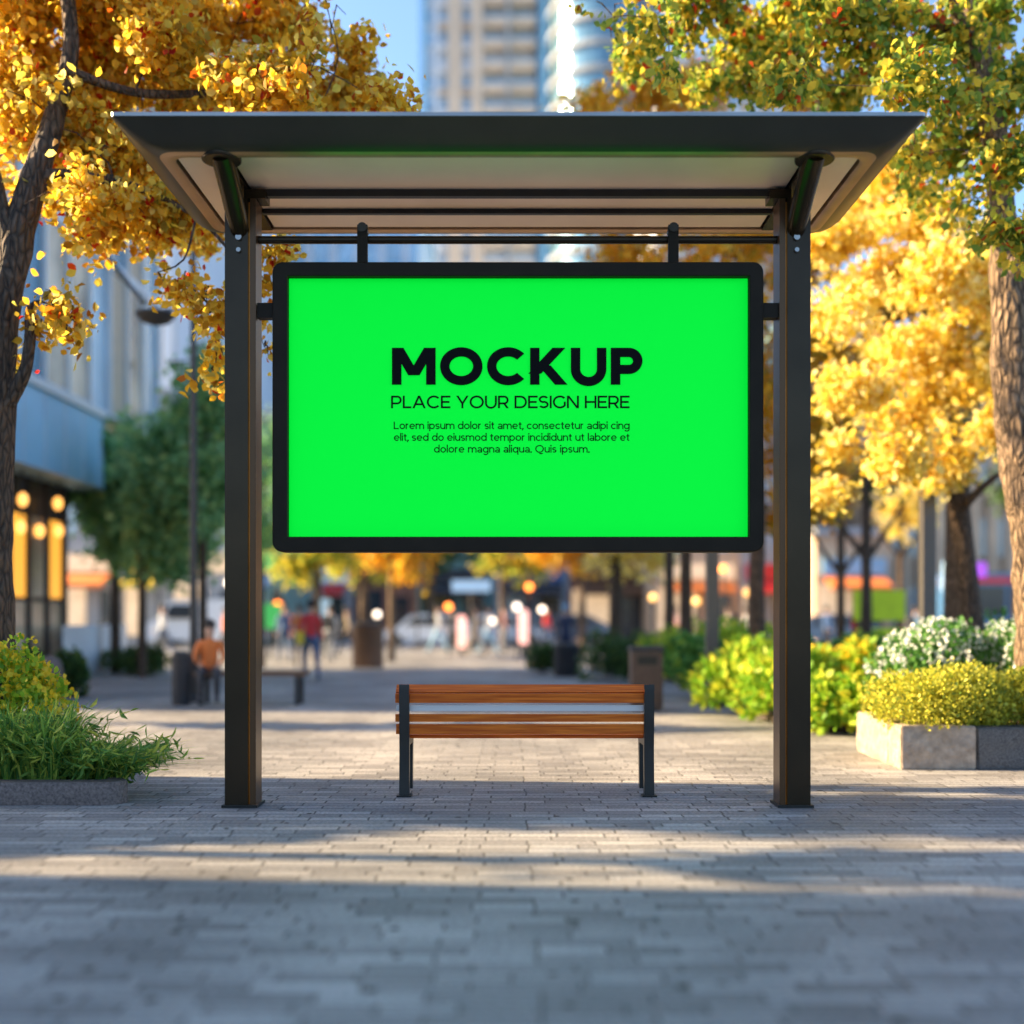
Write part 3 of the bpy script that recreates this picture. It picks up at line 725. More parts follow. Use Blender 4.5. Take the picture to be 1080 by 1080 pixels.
for px in (426.5, 684.5):
    x = X(px, BD); w = 0.037
    bm = bmesh.new()
    PRISM(bm, [(BD - 0.028, 0), (BD + 0.04, 0), (BD + 0.055, 0.33), (BD + 0.045, 0.47), (BD + 0.008, 0.835), (BD - 0.03, 0.84), (BD - 0.035, 0.80), (BD - 0.012, 0.45), (BD - 0.006, 0.33)], 'x', x - w, x + w)
    fin('leg', bm, M['black'], bn, smooth=True, bevel=0.006)
    bm = bmesh.new(); PRISM(bm, [(BD + 0.40, 0), (BD + 0.46, 0), (BD + 0.50, 0.40), (BD + 0.44, 0.424), (BD + 0.05, 0.424), (BD + 0.05, 0.37), (BD + 0.42, 0.36)], 'x', x - w * .7, x + w * .7)
    fin('leg', bm, M['black'], bn, smooth=True, bevel=0.006)
    bm = bmesh.new(); TUBE(bm, [(x - w * 1.05, BD - .005, 0.785), (x + w * 1.05, BD - .005, 0.785)], 0.02, 12); fin('bracket', bm, M['wood'], bn, smooth=True)
    box('foot', x - .055, x + .055, BD - .05, BD + .06, 0.001, 0.014, M['black'], bn, 0.004)

# ================================================================== LEFT PLANTER, PLANTS, TREE
pl = thing('planter', 'low pinkish granite planter edge at the left with grassy plants and tree', 'planter', (-4.6, 9.2, 0))
bm = bmesh.new()


def rr_xy(xa, xb, ya, yb, r, z, n=8):
    pts = []
    for (cx, cy, a0) in ((xb - r, ya + r, -90), (xb - r, yb - r, 0), (xa + r, yb - r, 90), (xa + r, ya + r, 180)):
        for k in range(n + 1):
            a = R(a0 + 90 * k / n); pts.append((cx + r * math.cos(a), cy + r * math.sin(a), z))
    return pts


def slant(p): return [(x - max(0, y - 8.3) * .46 * (1 if x > -4.5 else 0), y, z) for x, y, z in p]
rings_mesh(bm, [slant(q) for q in (rr_xy(-6.6, -2.79, 8.12, 10.4, .14, 0), rr_xy(-6.6, -2.79, 8.12, 10.4, .14, .15), rr_xy(-6.59, -2.80, 8.13, 10.39, .13, .163), rr_xy(-6.45, -2.94, 8.27, 10.25, .08, .163), rr_xy(-6.45, -2.94, 8.27, 10.25, .08, .05))])
fin('rim', bm, M['granite'], pl, smooth=True)
bm = bmesh.new(); rings_mesh(bm, [slant(rr_xy(-6.44, -2.95, 8.28, 10.24, .08, .12))]);  bm.faces.new(list(bm.verts)); fin('soil', bm, M['soil'], pl)


def blade_mesh(name, base_pts, hgt, spread, seed, w=0.008, lean=(0, 0)):
    rg = random.Random(seed); V, Fc = [], []
    for (bx, by, bz_) in base_pts:
        h = hgt * rg.uniform(0.55, 1.1); a = rg.uniform(0, 2 * math.pi); sp = spread * rg.uniform(0.25, 1.15)
        dx, dy = math.cos(a) * sp + lean[0], math.sin(a) * sp + lean[1]; sx, sy = -math.sin(a), math.cos(a); ww = w * rg.uniform(0.6, 1.4)
        i0 = len(V); N = 6; sag = rg.uniform(0.05, 0.6)
        for k in range(N):
            t = k / (N - 1); z = bz_ + h * (t * 1.25 - (0.25 + sag * 0.9) * t ** 2.4); q = ww * (1 - t ** 2) + 0.0008
            cx, cy = bx + dx * t ** 1.5, by + dy * t ** 1.5
            V += [(cx - sx * q, cy - sy * q, z), (cx + sx * q, cy + sy * q, z + q * .3)]
        for k in range(N - 1): Fc.append((i0 + 2 * k, i0 + 2 * k + 1, i0 + 2 * k + 3, i0 + 2 * k + 2))
    me = bpy.data.meshes.new(name); me.from_pydata(V, [], Fc); return me


def grass_tuft(label, c, n, h, spread, rx, ry, seed, lean=(0, 0)):
    t = thing('ornamental_grass', label, 'grass plant', c, 'grassy plants in the left planter')
    rg = random.Random(seed); bp_ = []; CT = [(c[0] + rg.uniform(-rx, rx), c[1] + rg.uniform(-ry, ry)) for _ in range(14)]
    for _ in range(n):
        q = rg.choice(CT); bp_.append((q[0] + rg.gauss(0, .03), q[1] + rg.gauss(0, .03), 0.12))
    link('blades', blade_mesh('blades', bp_, h, spread, seed, lean=lean), M['blade'], t)
    # side leaflets riding on stems so the tuft reads leafy as in the photo
    st = bmesh.new(); L = []
    for _ in range(n // 6):
        q = rg.choice(CT); a = rg.uniform(0, 6.28); sp = spread * rg.uniform(.5, 1.35); hh = h * rg.uniform(.6, 1.12)
        pts = []
        for k in range(5):
            u = k / 4; pts.append(Vector((q[0] + (math.cos(a) * sp + lean[0]) * u ** 1.3, q[1] + (math.sin(a) * sp + lean[1]) * u ** 1.3, .12 + hh * (1.2 * u - .45 * u * u))))
        TUBE(st, pts, [.004, .0035, .003, .002, .001], 4)
        for k in range(1, 5):
            for _ in range(3): L.append(pts[k].lerp(pts[k - 1], rg.random()))
    fin('stem', st, M['blade'], t)
    link('leaflets', leaf_mesh('leaflets', np.array([tuple(v) for v in L]), 0.10, seed, 0.1, width=0.16), M['blade'], t)
    return t


grass_tuft('bushy green grassy plant at the right end of the left planter', (X(85, 8.6), 8.62, .12), 420, .38, .46, .26, .22, 3, lean=(.12, 0))
grass_tuft('dense green grassy plant spilling over the left planter edge', (X(25, 8.55), 8.6, .12), 900, .66, .42, .32, .24, 4)
grass_tuft('darker grassy plant at the picture edge in the left planter', (X(-60, 8.8), 8.8, .12), 600, .55, .3, .3, .3, 5)
grass_tuft('arching wispy grass leaning out past the planter corner', (X(112, 8.45), 8.5, .12), 260, .32, .38, .10, .14, 6, lean=(.26, -.02))
shrub('flowering_shrub', 'yellow flowering shrub at the foot of the left tree trunk', (X(12, 8.95), 9.0, .12), .50, .35, .95, M['leaf_lime'], 2600, .05, 21, flowers=(M['petal_y'], 260, .04), lumps=10)

tD = 9.5


def C3(px, py, D, rp, rz=None, dy=None, w=1.0):
    p = P(px, py, D); r = rp / F * D; rzz = (rz or rp * .8) / F * D
    return (p.x, p.y, p.z, r, dy or r * 1.1, rzz, w)


trk = [(X(-12, tD), tD, 0.0, .30), (X(-10, tD), tD, .5, .20), (P(-12, 560, tD).x, tD, P(0, 560, tD).z, .185), (P(-6, 420, tD).x, tD + .02, P(0, 420, tD).z, .165), (P(2, 340, tD).x, tD, P(0, 340, tD).z, .135),
       (P(15, 260, tD).x, tD + .03, P(0, 260, tD).z, .125), (P(29, 190, tD).x, tD + .1, P(0, 190, tD).z, .115), (P(48, 110, tD).x, tD + .2, P(0, 110, tD).z, .085), (P(60, 20, tD).x, tD + .3, P(0, 20, tD).z, .065),
       (P(40, -120, tD).x, tD + .3, P(0, -120, tD).z, .05)]
cl = []
rr_ = random.Random(5)
for (px, py, r) in [(10, 20, 70), (70, 10, 70), (130, 30, 70), (190, 20, 65), (250, 25, 60), (300, 30, 50), (335, 70, 42), (20, 90, 70), (85, 90, 70), (150, 95, 65), (210, 90, 60), (265, 85, 50),
                    (30, 150, 60), (100, 160, 60), (160, 165, 50), (215, 150, 50), (75, 205, 45), (130, 215, 42), (180, 225, 38), (215, 240, 32), (5, 160, 50),
                    (345, 10, 45), (375, 90, 30), (402, 108, 26), (372, 50, 24), (425, 112, 16), (300, 100, 45), (345, 105, 35), (5, 260, 24), (60, 130, 60), (120, 120, 60), (50, 60, 70), (180, 50, 60), (70, 180, 45), (130, 190, 42), (190, 190, 36), (40, 200, 30), (110, 225, 34), (160, 235, 28), (200, 225, 34), (240, 120, 45), (110, 245, 24), (165, 245, 22), (90, 262, 14)]:
    cl.append(C3(px, py, tD + rr_.uniform(-.1, 1.6), r))
# hanging sprays
for (px, py, r) in [(58, 322, 26), (72, 345, 20), (45, 350, 16), (195, 300, 22), (215, 315, 22), (232, 335, 24), (228, 370, 16), (222, 398, 14), (182, 312, 10), (285, 270, 20), (300, 262, 16), (282, 300, 14), (280, 335, 16), (281, 370, 12), (255, 318, 16),
                    (262, 262, 12), (12, 385, 10)]:
    cl.append(C3(px, py, tD + rr_.uniform(-.1, .25), r * .8, r * .9, w=.75))
# crown above the frame and behind
for (px, py, r) in [(0, -60, 110), (110, -80, 120), (220, -70, 110), (310, -60, 80), (60, -190, 120), (180, -190, 110), (-60, -120, 80)]:
    cl.append(C3(px, py, tD + rr_.uniform(.2, 1.4), r, w=.28))
tree('autumn_tree', 'golden-leaved tree with rough dark trunk in the left planter', (X(-12, tD), tD, 0.1), trk, cl, M['leaf_gold'], M['bark'], 640, .078, 13, .13, 31, near=True, thin_twigs=3, gap=-.10, limb_r=.018,
     extra_limbs=[[(P(8, 425, tD).x, tD, P(0, 425, tD).z, .07), (P(27, 405, tD).x, tD - .03, P(0, 395, tD).z, .055), (P(34, 360, tD).x, tD - .05, P(0, 360, tD).z, .045), (P(32, 325, tD).x, tD, P(0, 325, tD).z, .035), (P(44, 300, tD).x, tD, P(0, 318, tD).z, .012)],
                  [(P(15, 270, tD).x, tD, P(0, 270, tD).z, .08), (P(-5, 200, tD).x, tD, P(0, 200, tD).z, .07), (P(-20, 120, tD).x, tD, P(0, 120, tD).z, .05)],
                  [(P(55, 60, tD).x, tD + .2, P(0, 60, tD).z, .05), (P(130, 60, tD).x, tD + .3, P(0, 80, tD).z, .035), (P(220, 60, tD).x, tD + .5, P(0, 70, tD).z, .035), (P(330, 60, tD).x, tD + .6, P(0, 70, tD).z, .015)],
                  [(P(36, 180, tD).x, tD + .1, P(0, 180, tD).z, .06), (P(110, 190, tD).x, tD + .2, P(0, 180, tD).z, .04), (P(200, 240, tD).x, tD + .2, P(0, 220, tD).z, .02), (P(262, 300, tD).x, tD + .1, P(0, 290, tD).z, .007)],
                  [(P(200, 240, tD).x, tD + .2, P(0, 220, tD).z, .012), (P(190, 280, tD).x, tD + .1, P(0, 270, tD).z, .008), (P(163, 283, tD).x, tD + .1, P(0, 283, tD).z, .004)]])

# ================================================================== RIGHT PLANTER, SHRUBS, TREE
pr = thing('planter', 'waist-low stone planter at the right holding a clipped yellow hedge', 'planter', (4.6, 10.8, 0))


def stone(name, poly, z0, z1, m, seed, label=None, parent=pr):
    bm = bmesh.new(); PRISM(bm, poly, 'z', z0, z1)
    bmesh.ops.bevel(bm, geom=[e for e in bm.edges], offset=.012, segments=2, affect='EDGES')
    bmesh.ops.subdivide_edges(bm, edges=[e for e in bm.edges if e.calc_length() > .1], cuts=7, use_grid_fill=True)
    bmesh.ops.triangulate(bm, faces=[f for f in bm.faces if len(f.verts) > 4])
    for v in bm.verts:
        k = noise.noise(v.co * 7 + Vector((seed, 0, 0))) * .018 + noise.noise(v.co * 21) * .008
        v.co += Vector((k, k, k * .3))
    return fin(name, bm, m, parent, smooth=True, label=label)


stone('stone_block', [(3.42, 10.0), (4.085, 10.0), (4.085, 10.28), (3.70, 10.28), (3.42, 10.35)], 0, .385, M['sandstone'], 1)
stone('stone_block', [(3.42, 10.36), (3.70, 10.29), (3.70, 11.35), (3.44, 11.35)], 0, .40, M['sandstone'], 2)
stone('stone_block', [(4.095, 10.0), (5.30, 10.0), (5.30, 10.28), (4.095, 10.28)], 0, .37, M['granite_dark'], 3, label='dark speckled granite block')
stone('stone_block', [(5.31, 10.0), (7.2, 10.0), (7.2, 10.28), (5.31, 10.28)], 0, .38, M['sandstone'], 4)
bm = bmesh.new(); bm.faces.new([bm.verts.new(p) for p in ((3.69, 10.27, .33), (7.2, 10.27, .33), (7.2, 13.2, .33), (4.4, 13.2, .33), (3.69, 11.34, .33))]); fin('soil', bm, M['soil'], pr)
G1 = 'clipped yellow hedge plants in the right planter'
shrub('hedge_plant', 'clipped yellow-leaved shrub at the left corner of the stone planter', (4.02, 10.5, .30), .85, .55, .64, M['leaf_yellow'], 11000, .034, 41, G1, lumps=13)
shrub('hedge_plant', 'clipped yellow-leaved shrub above the dark granite block', (4.9, 10.5, .30), .85, .55, .66, M['leaf_yellow'], 11000, .034, 42, G1, lumps=13)
shrub('hedge_plant', 'clipped yellow-leaved shrub running out of the right picture edge', (5.75, 10.5, .32), .7, .5, .68, M['leaf_yellow'], 4000, .04, 43, G1, lumps=10)
G2 = 'white flowering shrubs behind the yellow hedge'
shrub('flowering_shrub', 'green shrub with small white flowers behind the yellow hedge corner', (4.55, 12.0, .33), .75, .7, .95, M['leaf_mid'], 6000, .055, 44, G2, flowers=(M['petal'], 700, .035), lumps=12)
shrub('flowering_shrub', 'taller white flowered shrub beside the right tree trunk', (5.35, 11.9, .33), .65, .7, 1.22, M['leaf_mid'], 5500, .055, 45, G2, flowers=(M['petal'], 650, .035), lumps=12)

rD = 10.9
trk = [(X(1108, rD), rD, 0.2, .36), (X(1104, rD), rD, .7, .27), (P(1100, 600, rD).x, rD, P(0, 600, rD).z, .255), (P(1086, 480, rD).x, rD, P(0, 480, rD).z, .27), (P(1072, 390, rD).x, rD, P(0, 390, rD).z, .23),
       (P(1064, 310, rD).x, rD, P(0, 310, rD).z, .165), (P(1058, 230, rD).x, rD, P(0, 230, rD).z, .12), (P(1050, 160, rD).x, rD, P(0, 160, rD).z, .12), (P(1035, 60, rD).x, rD, P(0, 60, rD).z, .10), (P(1010, -80, rD).x, rD, P(0, -80, rD).z, .05)]
cl = []
for (px, py, r) in [(640, 20, 30), (665, 55, 28), (690, 20, 40), (735, 15, 50), (780, 25, 50), (830, 20, 55), (880, 25, 60), (935, 30, 60), (990, 30, 60), (1050, 30, 60),
                    (705, 75, 30), (745, 85, 28), (790, 85, 30), (850, 60, 40), (830, 90, 30), (900, 90, 40), (960, 95, 50), (1020, 100, 55), (1075, 95, 50),
                    (1000, 150, 45), (1050, 165, 40), (975, 185, 40), (1020, 205, 34), (965, 165, 30), (1078, 170, 40), (1045, 240, 22), (1080, 250, 30)]:
    cl.append(C3(px, py, rD + rr_.uniform(-1.3, .6), r))
for (px, py, r) in [(700, -60, 90), (830, -80, 110), (960, -80, 120), (1090, -60, 110), (1150, 60, 90), (1160, 180, 80), (900, -190, 120), (1050, -200, 120), (1200, 300, 60)]:
    cl.append(C3(px, py, rD + rr_.uniform(-.6, .8), r, w=.28))
tree('autumn_tree', 'large tree with half green half yellow leaves and thick pale trunk at the right edge', (X(1104, rD), rD, .33), trk, cl, M['leaf_olive'], M['bark2'], 430, .082, 13, .13, 57, near=True, thin_twigs=3, gap=-.08, limb_r=.018,
     extra_limbs=[[(P(1052, 210, rD).x, rD, P(0, 210, rD).z, .09), (P(1040, 140, rD).x, rD - .2, P(0, 140, rD).z, .07), (P(1010, 60, rD).x, rD - .3, P(0, 60, rD).z, .06), (P(975, 10, rD).x, rD - .4, P(0, 10, rD).z, .045)],
                  [(P(1035, 60, rD).x, rD, P(0, 60, rD).z, .07), (P(950, 20, rD).x, rD - .3, P(0, 30, rD).z, .05), (P(820, 0, rD).x, rD - .5, P(0, 10, rD).z, .03), (P(690, 20, rD).x, rD - .5, P(0, 20, rD).z, .012)],
                  [(P(1062, 300, rD).x, rD, P(0, 300, rD).z, .09), (P(1090, 230, rD).x, rD, P(0, 230, rD).z, .08), (P(1130, 150, rD).x, rD, P(0, 150, rD).z, .05)]])

# ================================================================== GOLD TREES BEHIND, RIGHT
gD = 14.0
cl = []
for (px, py, r) in [(880, 250, 45), (930, 215, 50), (985, 225, 50), (1035, 260, 45), (1000, 290, 55), (940, 300, 60), (890, 330, 50), (1030, 330, 50), (965, 370, 60), (900, 410, 45), (1020, 400, 50),
                    (960, 440, 55), (1010, 460, 40), (985, 495, 35), (945, 480, 38), (890, 470, 30), (870, 520, 22), (1060, 380, 50), (1060, 450, 35), (950, 170, 45), (900, 200, 30), (1090, 300, 60), (1110, 400, 60)]:
    cl.append(C3(px, py, gD + rr_.uniform(-.9, 1.2), r, r * .62))
trk = [(P(1032, 600, 15.5).x, 15.5, 0, .2), (P(1022, 600, 15.5).x, 15.5, 1.5, .16), (P(1010, 520, 15.3).x, 15.3, P(0, 520, 15.3).z, .14), (P(1000, 420, 15).x, 15.0, P(0, 420, 15).z, .12), (P(985, 300, 14.6).x, 14.6, P(0, 300, 14.6).z, .09), (P(960, 180, 14.2).x, 14.2, P(0, 180, 14.2).z, .05)]
tree('autumn_tree', 'bright golden tree lit by the sun behind the right shelter post', (P(1032, 600, 15.5).x, 15.5, 0), trk, cl, M['leaf_bright'], M['bark'], 520, .10, 13, .16, 61, droop=.3,
     extra_limbs=[[(P(1012, 540, 15.3).x, 15.3, P(0, 540, 15.3).z, .07), (P(1035, 515, 15).x, 15, P(0, 515, 15).z, .05), (P(1062, 495, 15).x, 15, P(0, 495, 15).z, .03)]])
cl = [C3(px, py, 19 + rr_.uniform(-1.2, 1.6), r, r * .7) for (px, py, r) in
      [(640, 100, 32), (690, 95, 45), (740, 90, 45), (800, 70, 50), (860, 100, 50), (660, 270, 45), (720, 265, 50), (780, 250, 50), (840, 280, 55), (880, 360, 50), (700, 200, 60), (780, 180, 65), (850, 190, 60),
       (640, 220, 40), (700, 350, 60), (770, 340, 60), (830, 400, 60), (780, 440, 60), (840, 480, 50), (870, 450, 45), (850, 530, 35), (690, 430, 55), (815, 540, 32), (730, 510, 50), (880, 560, 25), (620, 110, 20)]]
tree('autumn_tree', 'tall orange-gold tree filling the space behind the sign and right post', (X(798, 18.5), 18.5, 0),
     [(X(800, 18.5), 18.5, 0, .17), (X(798, 18.5), 18.5, 1.8, .13), (X(800, 18.7), 18.7, 3.2, .12), (X(790, 19), 19, 5.0, .1), (X(780, 19), 19, 7.2, .07), (X(770, 19), 19, 9.0, .03)],
     cl, M['leaf_orange'], M['bark'], 170, .12, 13, .22, 62, droop=.3)

# hazy mid-distance trees: (name, label, trunk px, D, crown px, py, rpx, rpy, material, density, trunk radius)
GM = 'slender trees across the plaza'


def midtree(label, tpx, D, cpx, cpy, rx, rz, lm, r=.1, seed=1, k=14, size=.13, dens=60, fork=None, name='plaza_tree', lean=0, group=GM, bark=None):
    c = P(cpx, cpy, D); cl = blob_clumps((c.x, c.y, c.z), rx / F * D, rx / F * D * .8, rz / F * D, k, seed)
    x = X(tpx, D); top = max(c.z - rz / F * D * .3, 1.6)
    limbs = []
    if fork:
        fz = CAM_H + (HY - fork) / F * D
        limbs = [[(x, D, fz, r * .7), (x - .35, D, fz + .45, r * .5), (x - .8, D, fz + 1.2, r * .3)], [(x, D, fz, r * .7), (x + .35, D, fz + .5, r * .5), (x + .85, D, fz + 1.3, r * .3)]]
    return tree(name, label, (x, D, 0), [(x, D, 0, r * 1.25), (x + lean * .3, D, top * .5, r), (x + lean, D, top, r * .85), ((x + lean + c.x) / 2, D, c.z + rz / F * D * .3, r * .4)], cl, lm, bark or M['bark'], dens, size, 12, .28, seed, group, extra_limbs=limbs, droop=.2, limb_r=.05)


midtree('round green tree left of the tall lamp post near the glass building', 122, 27, 128, 520, 58, 95, M['leaf_green'], .11, 71, 22, dens=75, size=.17)
midtree('green tree with paired thin trunk just left of the lamp post', 150, 25, 180, 525, 66, 95, M['leaf_green'], .09, 72, 22, dens=75, size=.17)
midtree('tall green tree behind the lamp post beside the left shelter post', 214, 24, 222, 480, 52, 135, M['leaf_green'], .09, 73, 24, dens=75, size=.17)
midtree('green tree whose crown shows between left post and sign', 275, 30, 285, 520, 60, 100, M['leaf_green'], .10, 74, 18)
midtree('olive tree over the shoppers left under the sign', 334, 36, 330, 560, 70, 60, M['leaf_olive'], .12, 75, 16, .18, 40)
midtree('dark trunked olive tree behind the dark bin under the sign', 384, 38, 375, 560, 60, 62, M['leaf_olive'], .16, 76, 16, .18, 40)
midtree('orange tree with sunlit pale thin trunk under the sign', 413, 34, 425, 570, 48, 60, M['leaf_orange'], .10, 77, 15, .16, 50, bark=M['bark2'])
midtree('dark green tree at the middle of the far street', 455, 52, 470, 560, 60, 60, M['leaf_dark'], .15, 78, 14, .22, 34)
midtree('green and gold tree near the amber signal', 530, 46, 540, 565, 60, 50, M['leaf_olive'], .14, 79, 14, .2, 36)
midtree('orange tree behind the person standing by the shrubs', 614, 40, 600, 565, 55, 45, M['leaf_orange'], .13, 80, 14, .18, 44)
midtree('bright gold tree with thick dark trunk right under the sign', 650, 27, 668, 575, 52, 45, M['leaf_bright'], .17, 81, 14, .14, 60)
midtree('slim dark tree left of the two thin trunks by the lime shrubs', 706, 25, 712, 480, 50, 90, M['leaf_orange'], .11, 82, 14, .14, 40)
midtree('slim tree leaning slightly in front of the lime shrubs', 724, 21, 728, 430, 50, 90, M['leaf_orange'], .11, 83, 12, .14, 40, lean=-.05)
midtree('small forked dark tree just right of the right shelter post', 887, 27, 890, 505, 50, 42, M['leaf_orange'], .10, 84, 12, .14, 44, fork=606)
midtree('forked tree with dark green top behind the red coated person', 914, 24, 925, 495, 36, 45, M['leaf_dark'], .11, 85, 14, .14, 60, fork=590)
midtree('thin forked tree with yellow tuft left of the square pole', 950, 30, 958, 545, 32, 42, M['leaf_bright'], .08, 86, 12, .14, 50, fork=590)
midtree('thick dark green tree right of the square pole', 1010, 17.5, 1000, 455, 42, 50, M['leaf_dark'], .20, 87, 16, .11, 90, name='plaza_tree')
midtree('background green tree far beyond the purple shop sign', 1075, 40, 1080, 480, 60, 70, M['leaf_dark'], .16, 88, 14, .2, 36)

# ================================================================== SHRUBS ALONG THE RIGHT BED
bed = box('planting_bed', 3.3, 9.5, 13.2, 26, 0.0, .09, M['soil']); tag(bed, kind='structure')
GB = 'leafy shrubs in the right planting bed'
labs = ['lime green shrub next to the right shelter post, left side', 'lime green shrub in the sun behind the right shelter post', 'lime shrub nearest the stone planter corner', 'lime green shrub behind the brown bin',
        'yellow green shrub farther back in the bed', 'green shrub behind the first lime shrub', 'yellow flowered shrub right of the shelter post', 'low green hedge shrub behind the yellow flowers',
        'hedge shrub in the middle of the bed', 'far hedge shrub under the slim trunks', 'far hedge shrub below the square pole', 'deep green shrub behind the white flowers']
for i, (px, D, rx, rz, lm, fl) in enumerate([(790, 15.6, .75, .98, 'leaf_lime', None), (838, 14.6, .7, .85, 'leaf_lime', None), (885, 13.2, .55, .60, 'leaf_lime', None), (735, 18.5, .75, .98, 'leaf_mid', None),
                                            (775, 19.0, .9, 1.15, 'leaf_lime', None), (830, 17.5, .8, .95, 'leaf_mid', None), (890, 14.6, .62, .95, 'leaf_lime', (M['petal_y'], 420, .055)), (890, 17.5, .8, 1.02, 'leaf_mid', None),
                                            (940, 19, 1.1, 1.10, 'leaf_lime', None), (745, 24, 1.3, 1.2, 'leaf_lime', None), (1000, 18.5, 1.1, 1.2, 'leaf_mid', None), (1060, 16, 1.0, 1.3, 'leaf_mid', None)]):
    shrub('bed_shrub', labs[i], (X(px, D), D, .08), rx, rx * .9, rz, M[lm], 1500, .12, 90 + i, GB, flowers=fl, lumps=8)
# dark round shrubs by the person, in the distance and by the glass building
GR = 'clipped round dark shrubs'
for i, (px, D, rx, rz, lb) in enumerate([(640, 24, .62, 1.0, 'round dark shrub left of the brown bin'), (573, 27, .42, .72, 'small round dark shrub left of the standing person in navy'), (668, 26, .6, 1.05, 'round dark shrub just behind the brown bin'),
                                         (32, 18.5, .36, .85, 'round clipped shrub nearest the left tree by the lit building'), (74, 19, .27, .82, 'smaller round clipped shrub right of the grey boulder'), (135, 27, 1.0, .6, 'low dark shrub in front of the green trees'),
                                         (165, 26, .8, .75, 'dark shrub left of the seated person')]):
    shrub('round_shrub', lb, (X(px, D), D, 0), rx, rx, rz, M['leaf_dark'], 1300, .09, 120 + i, GR, lumps=8)

# ================================================================== SMALL THINGS IN THE PLAZA
D = 16.2; x = X(683, D)
b_ = thing('litter_bin', 'square brown litter bin beside the lime shrubs behind the bench', 'litter bin', (x, D, 0))
bm = bmesh.new(); BX(bm, x - .22, x + .22, D, D + .44, .03, .84); fin('body', bm, M['bin_brown'], b_, smooth=True, bevel=.02)
bm = bmesh.new(); BX(bm, x - .235, x + .235, D - .015, D + .455, .845, .92); fin('lid', bm, M['c_charcoal'], b_, smooth=True, bevel=.02)
bm = bmesh.new(); BX(bm, x - .14, x + .14, D - .004, D + .004, .66, .78); fin('opening', bm, M['black'], b_)
bm = bmesh.new(); BX(bm, x - .19, x + .19, D + .03, D + .41, 0, .03); fin('plinth', bm, M['black'], b_)


def bin2(px, D, label, w=.17, h=.8, m='c_charcoal'):
    x = X(px, D); t = thing('litter_bin', label, 'litter bin', (x, D, 0))
    bm = bmesh.new(); LATHE(bm, x, D, [(w * .9, 0), (w, .04), (w, h * .86), (w * 1.04, h * .88), (w * 1.04, h * .92)], 20); fin('body', bm, M[m], t, smooth=True)
    bm = bmesh.new(); LATHE(bm, x, D, [(w * .9, h * .925), (w * .9, h * .97), (w * .5, h)], 20); fin('lid', bm, M['steel_dark'], t, smooth=True)
    return t


bin2(191, 17.3, 'dark round litter bin at the left end of the backless bench', .14, .82)
bin2(388, 30, 'big dark round bin by the dark trunked tree', .42, 1.2, 'c_brown')
bin2(598, 25.6, 'charcoal round bin in front of the person in navy', .30, .75)

D = 17.3; x0b, x1b = X(203, D), X(321, D)
t = thing('plaza_bench', 'dark backless bench standing left of the shelter post in the plaza', 'bench', ((x0b + x1b) / 2, D + .2, 0))
for k in range(4):
    bm = bmesh.new(); BX(bm, x0b, x1b, D + k * .12, D + k * .12 + .1, .44, .50); fin('seat_slat', bm, M['c_brown'], t, bevel=.006)
for xx in (x0b + .12, x1b - .12):
    bm = bmesh.new(); BX(bm, xx - .035, xx + .035, D + .02, D + .08, 0, .43); BX(bm, xx - .035, xx + .035, D + .38, D + .44, 0, .43); BX(bm, xx - .03, xx + .03, D + .08, D + .38, .37, .43); fin('leg', bm, M['steel_dark'], t)

bo = bmesh.new(); BALL(bo, (X(52, 18.4), 18.4, .32), .3, .8, .7, 1.35, 20, 14)
for v in bo.verts: v.co += v.normal * noise.noise(v.co * 3) * .08 if v.normal.length else Vector((0, 0, 0))
tag(fin('boulder', bo, M['granite'], smooth=True), 'grey upright boulder between the two round shrubs at left', 'boulder')


def lamp(label, px, D, top, arm=None, head=(.63, .12), r=.05, group=None, square=False):
    x = X(px, D); t = thing('street_lamp', label, 'street lamp', (x, D, 0), group)
    bm = bmesh.new()
    if square: BX(bm, x - r, x + r, D - r, D + r, .0, top)
    else: TUBE(bm, [(x, D, 0), (x, D, 1.0), (x, D, top)], [r * 1.3, r, r * .75], 12)
    fin('pole', bm, M['pole_flank'] if square else M['steel_dark'], t, smooth=True)
    bm = bmesh.new(); LATHE(bm, x, D, [(r * 2.2, .001), (r * 2.2, .05), (r * 1.5, .12)], 16); fin('base', bm, M['steel_dark'], t, smooth=True)
    if arm:
        for (z, dx) in arm:
            bm = bmesh.new(); TUBE(bm, [(x, D, z + .05), (x + dx * .5, D, z + .10), (x + dx, D, z + .06)], .022, 8); fin('arm', bm, M['steel_dark'], t, smooth=True)
            bm = bmesh.new(); w, h = head; LATHE(bm, x + dx, D, [(w * .12, z - h), (w * .34, z - h * .7), (w * .5, z), (w * .46, z + .03), (w * .15, z + .07)], 24); fin('lamp_head', bm, M['steel_dark'], t, smooth=True)
    return t


lamp('tall thin lamp post with a dish lamp reaching to the left, between tree and shelter', 204, 18, 7.4, arm=[(P(0, 332, 18).z, X(164, 18) - X(204, 18))], head=(.64, .16), r=.06)
lamp('farther lamp post with smaller dish lamp among the green trees', 212, 30, 8.6, arm=[(P(0, 384, 30).z, X(186, 30) - X(212, 30))], head=(.5, .12), r=.05)
lamp('square pale flanked lamp pole behind the sign near the right post', 751, 17, 6.5, arm=[(6.3, .5)], r=.088, square=True, group='square lamp poles')
lamp('square lamp pole rising into the golden tree behind the white flowers', 978, 15.2, 5.6, arm=[(5.4, -.5)], r=.085, square=True, group='square lamp poles')

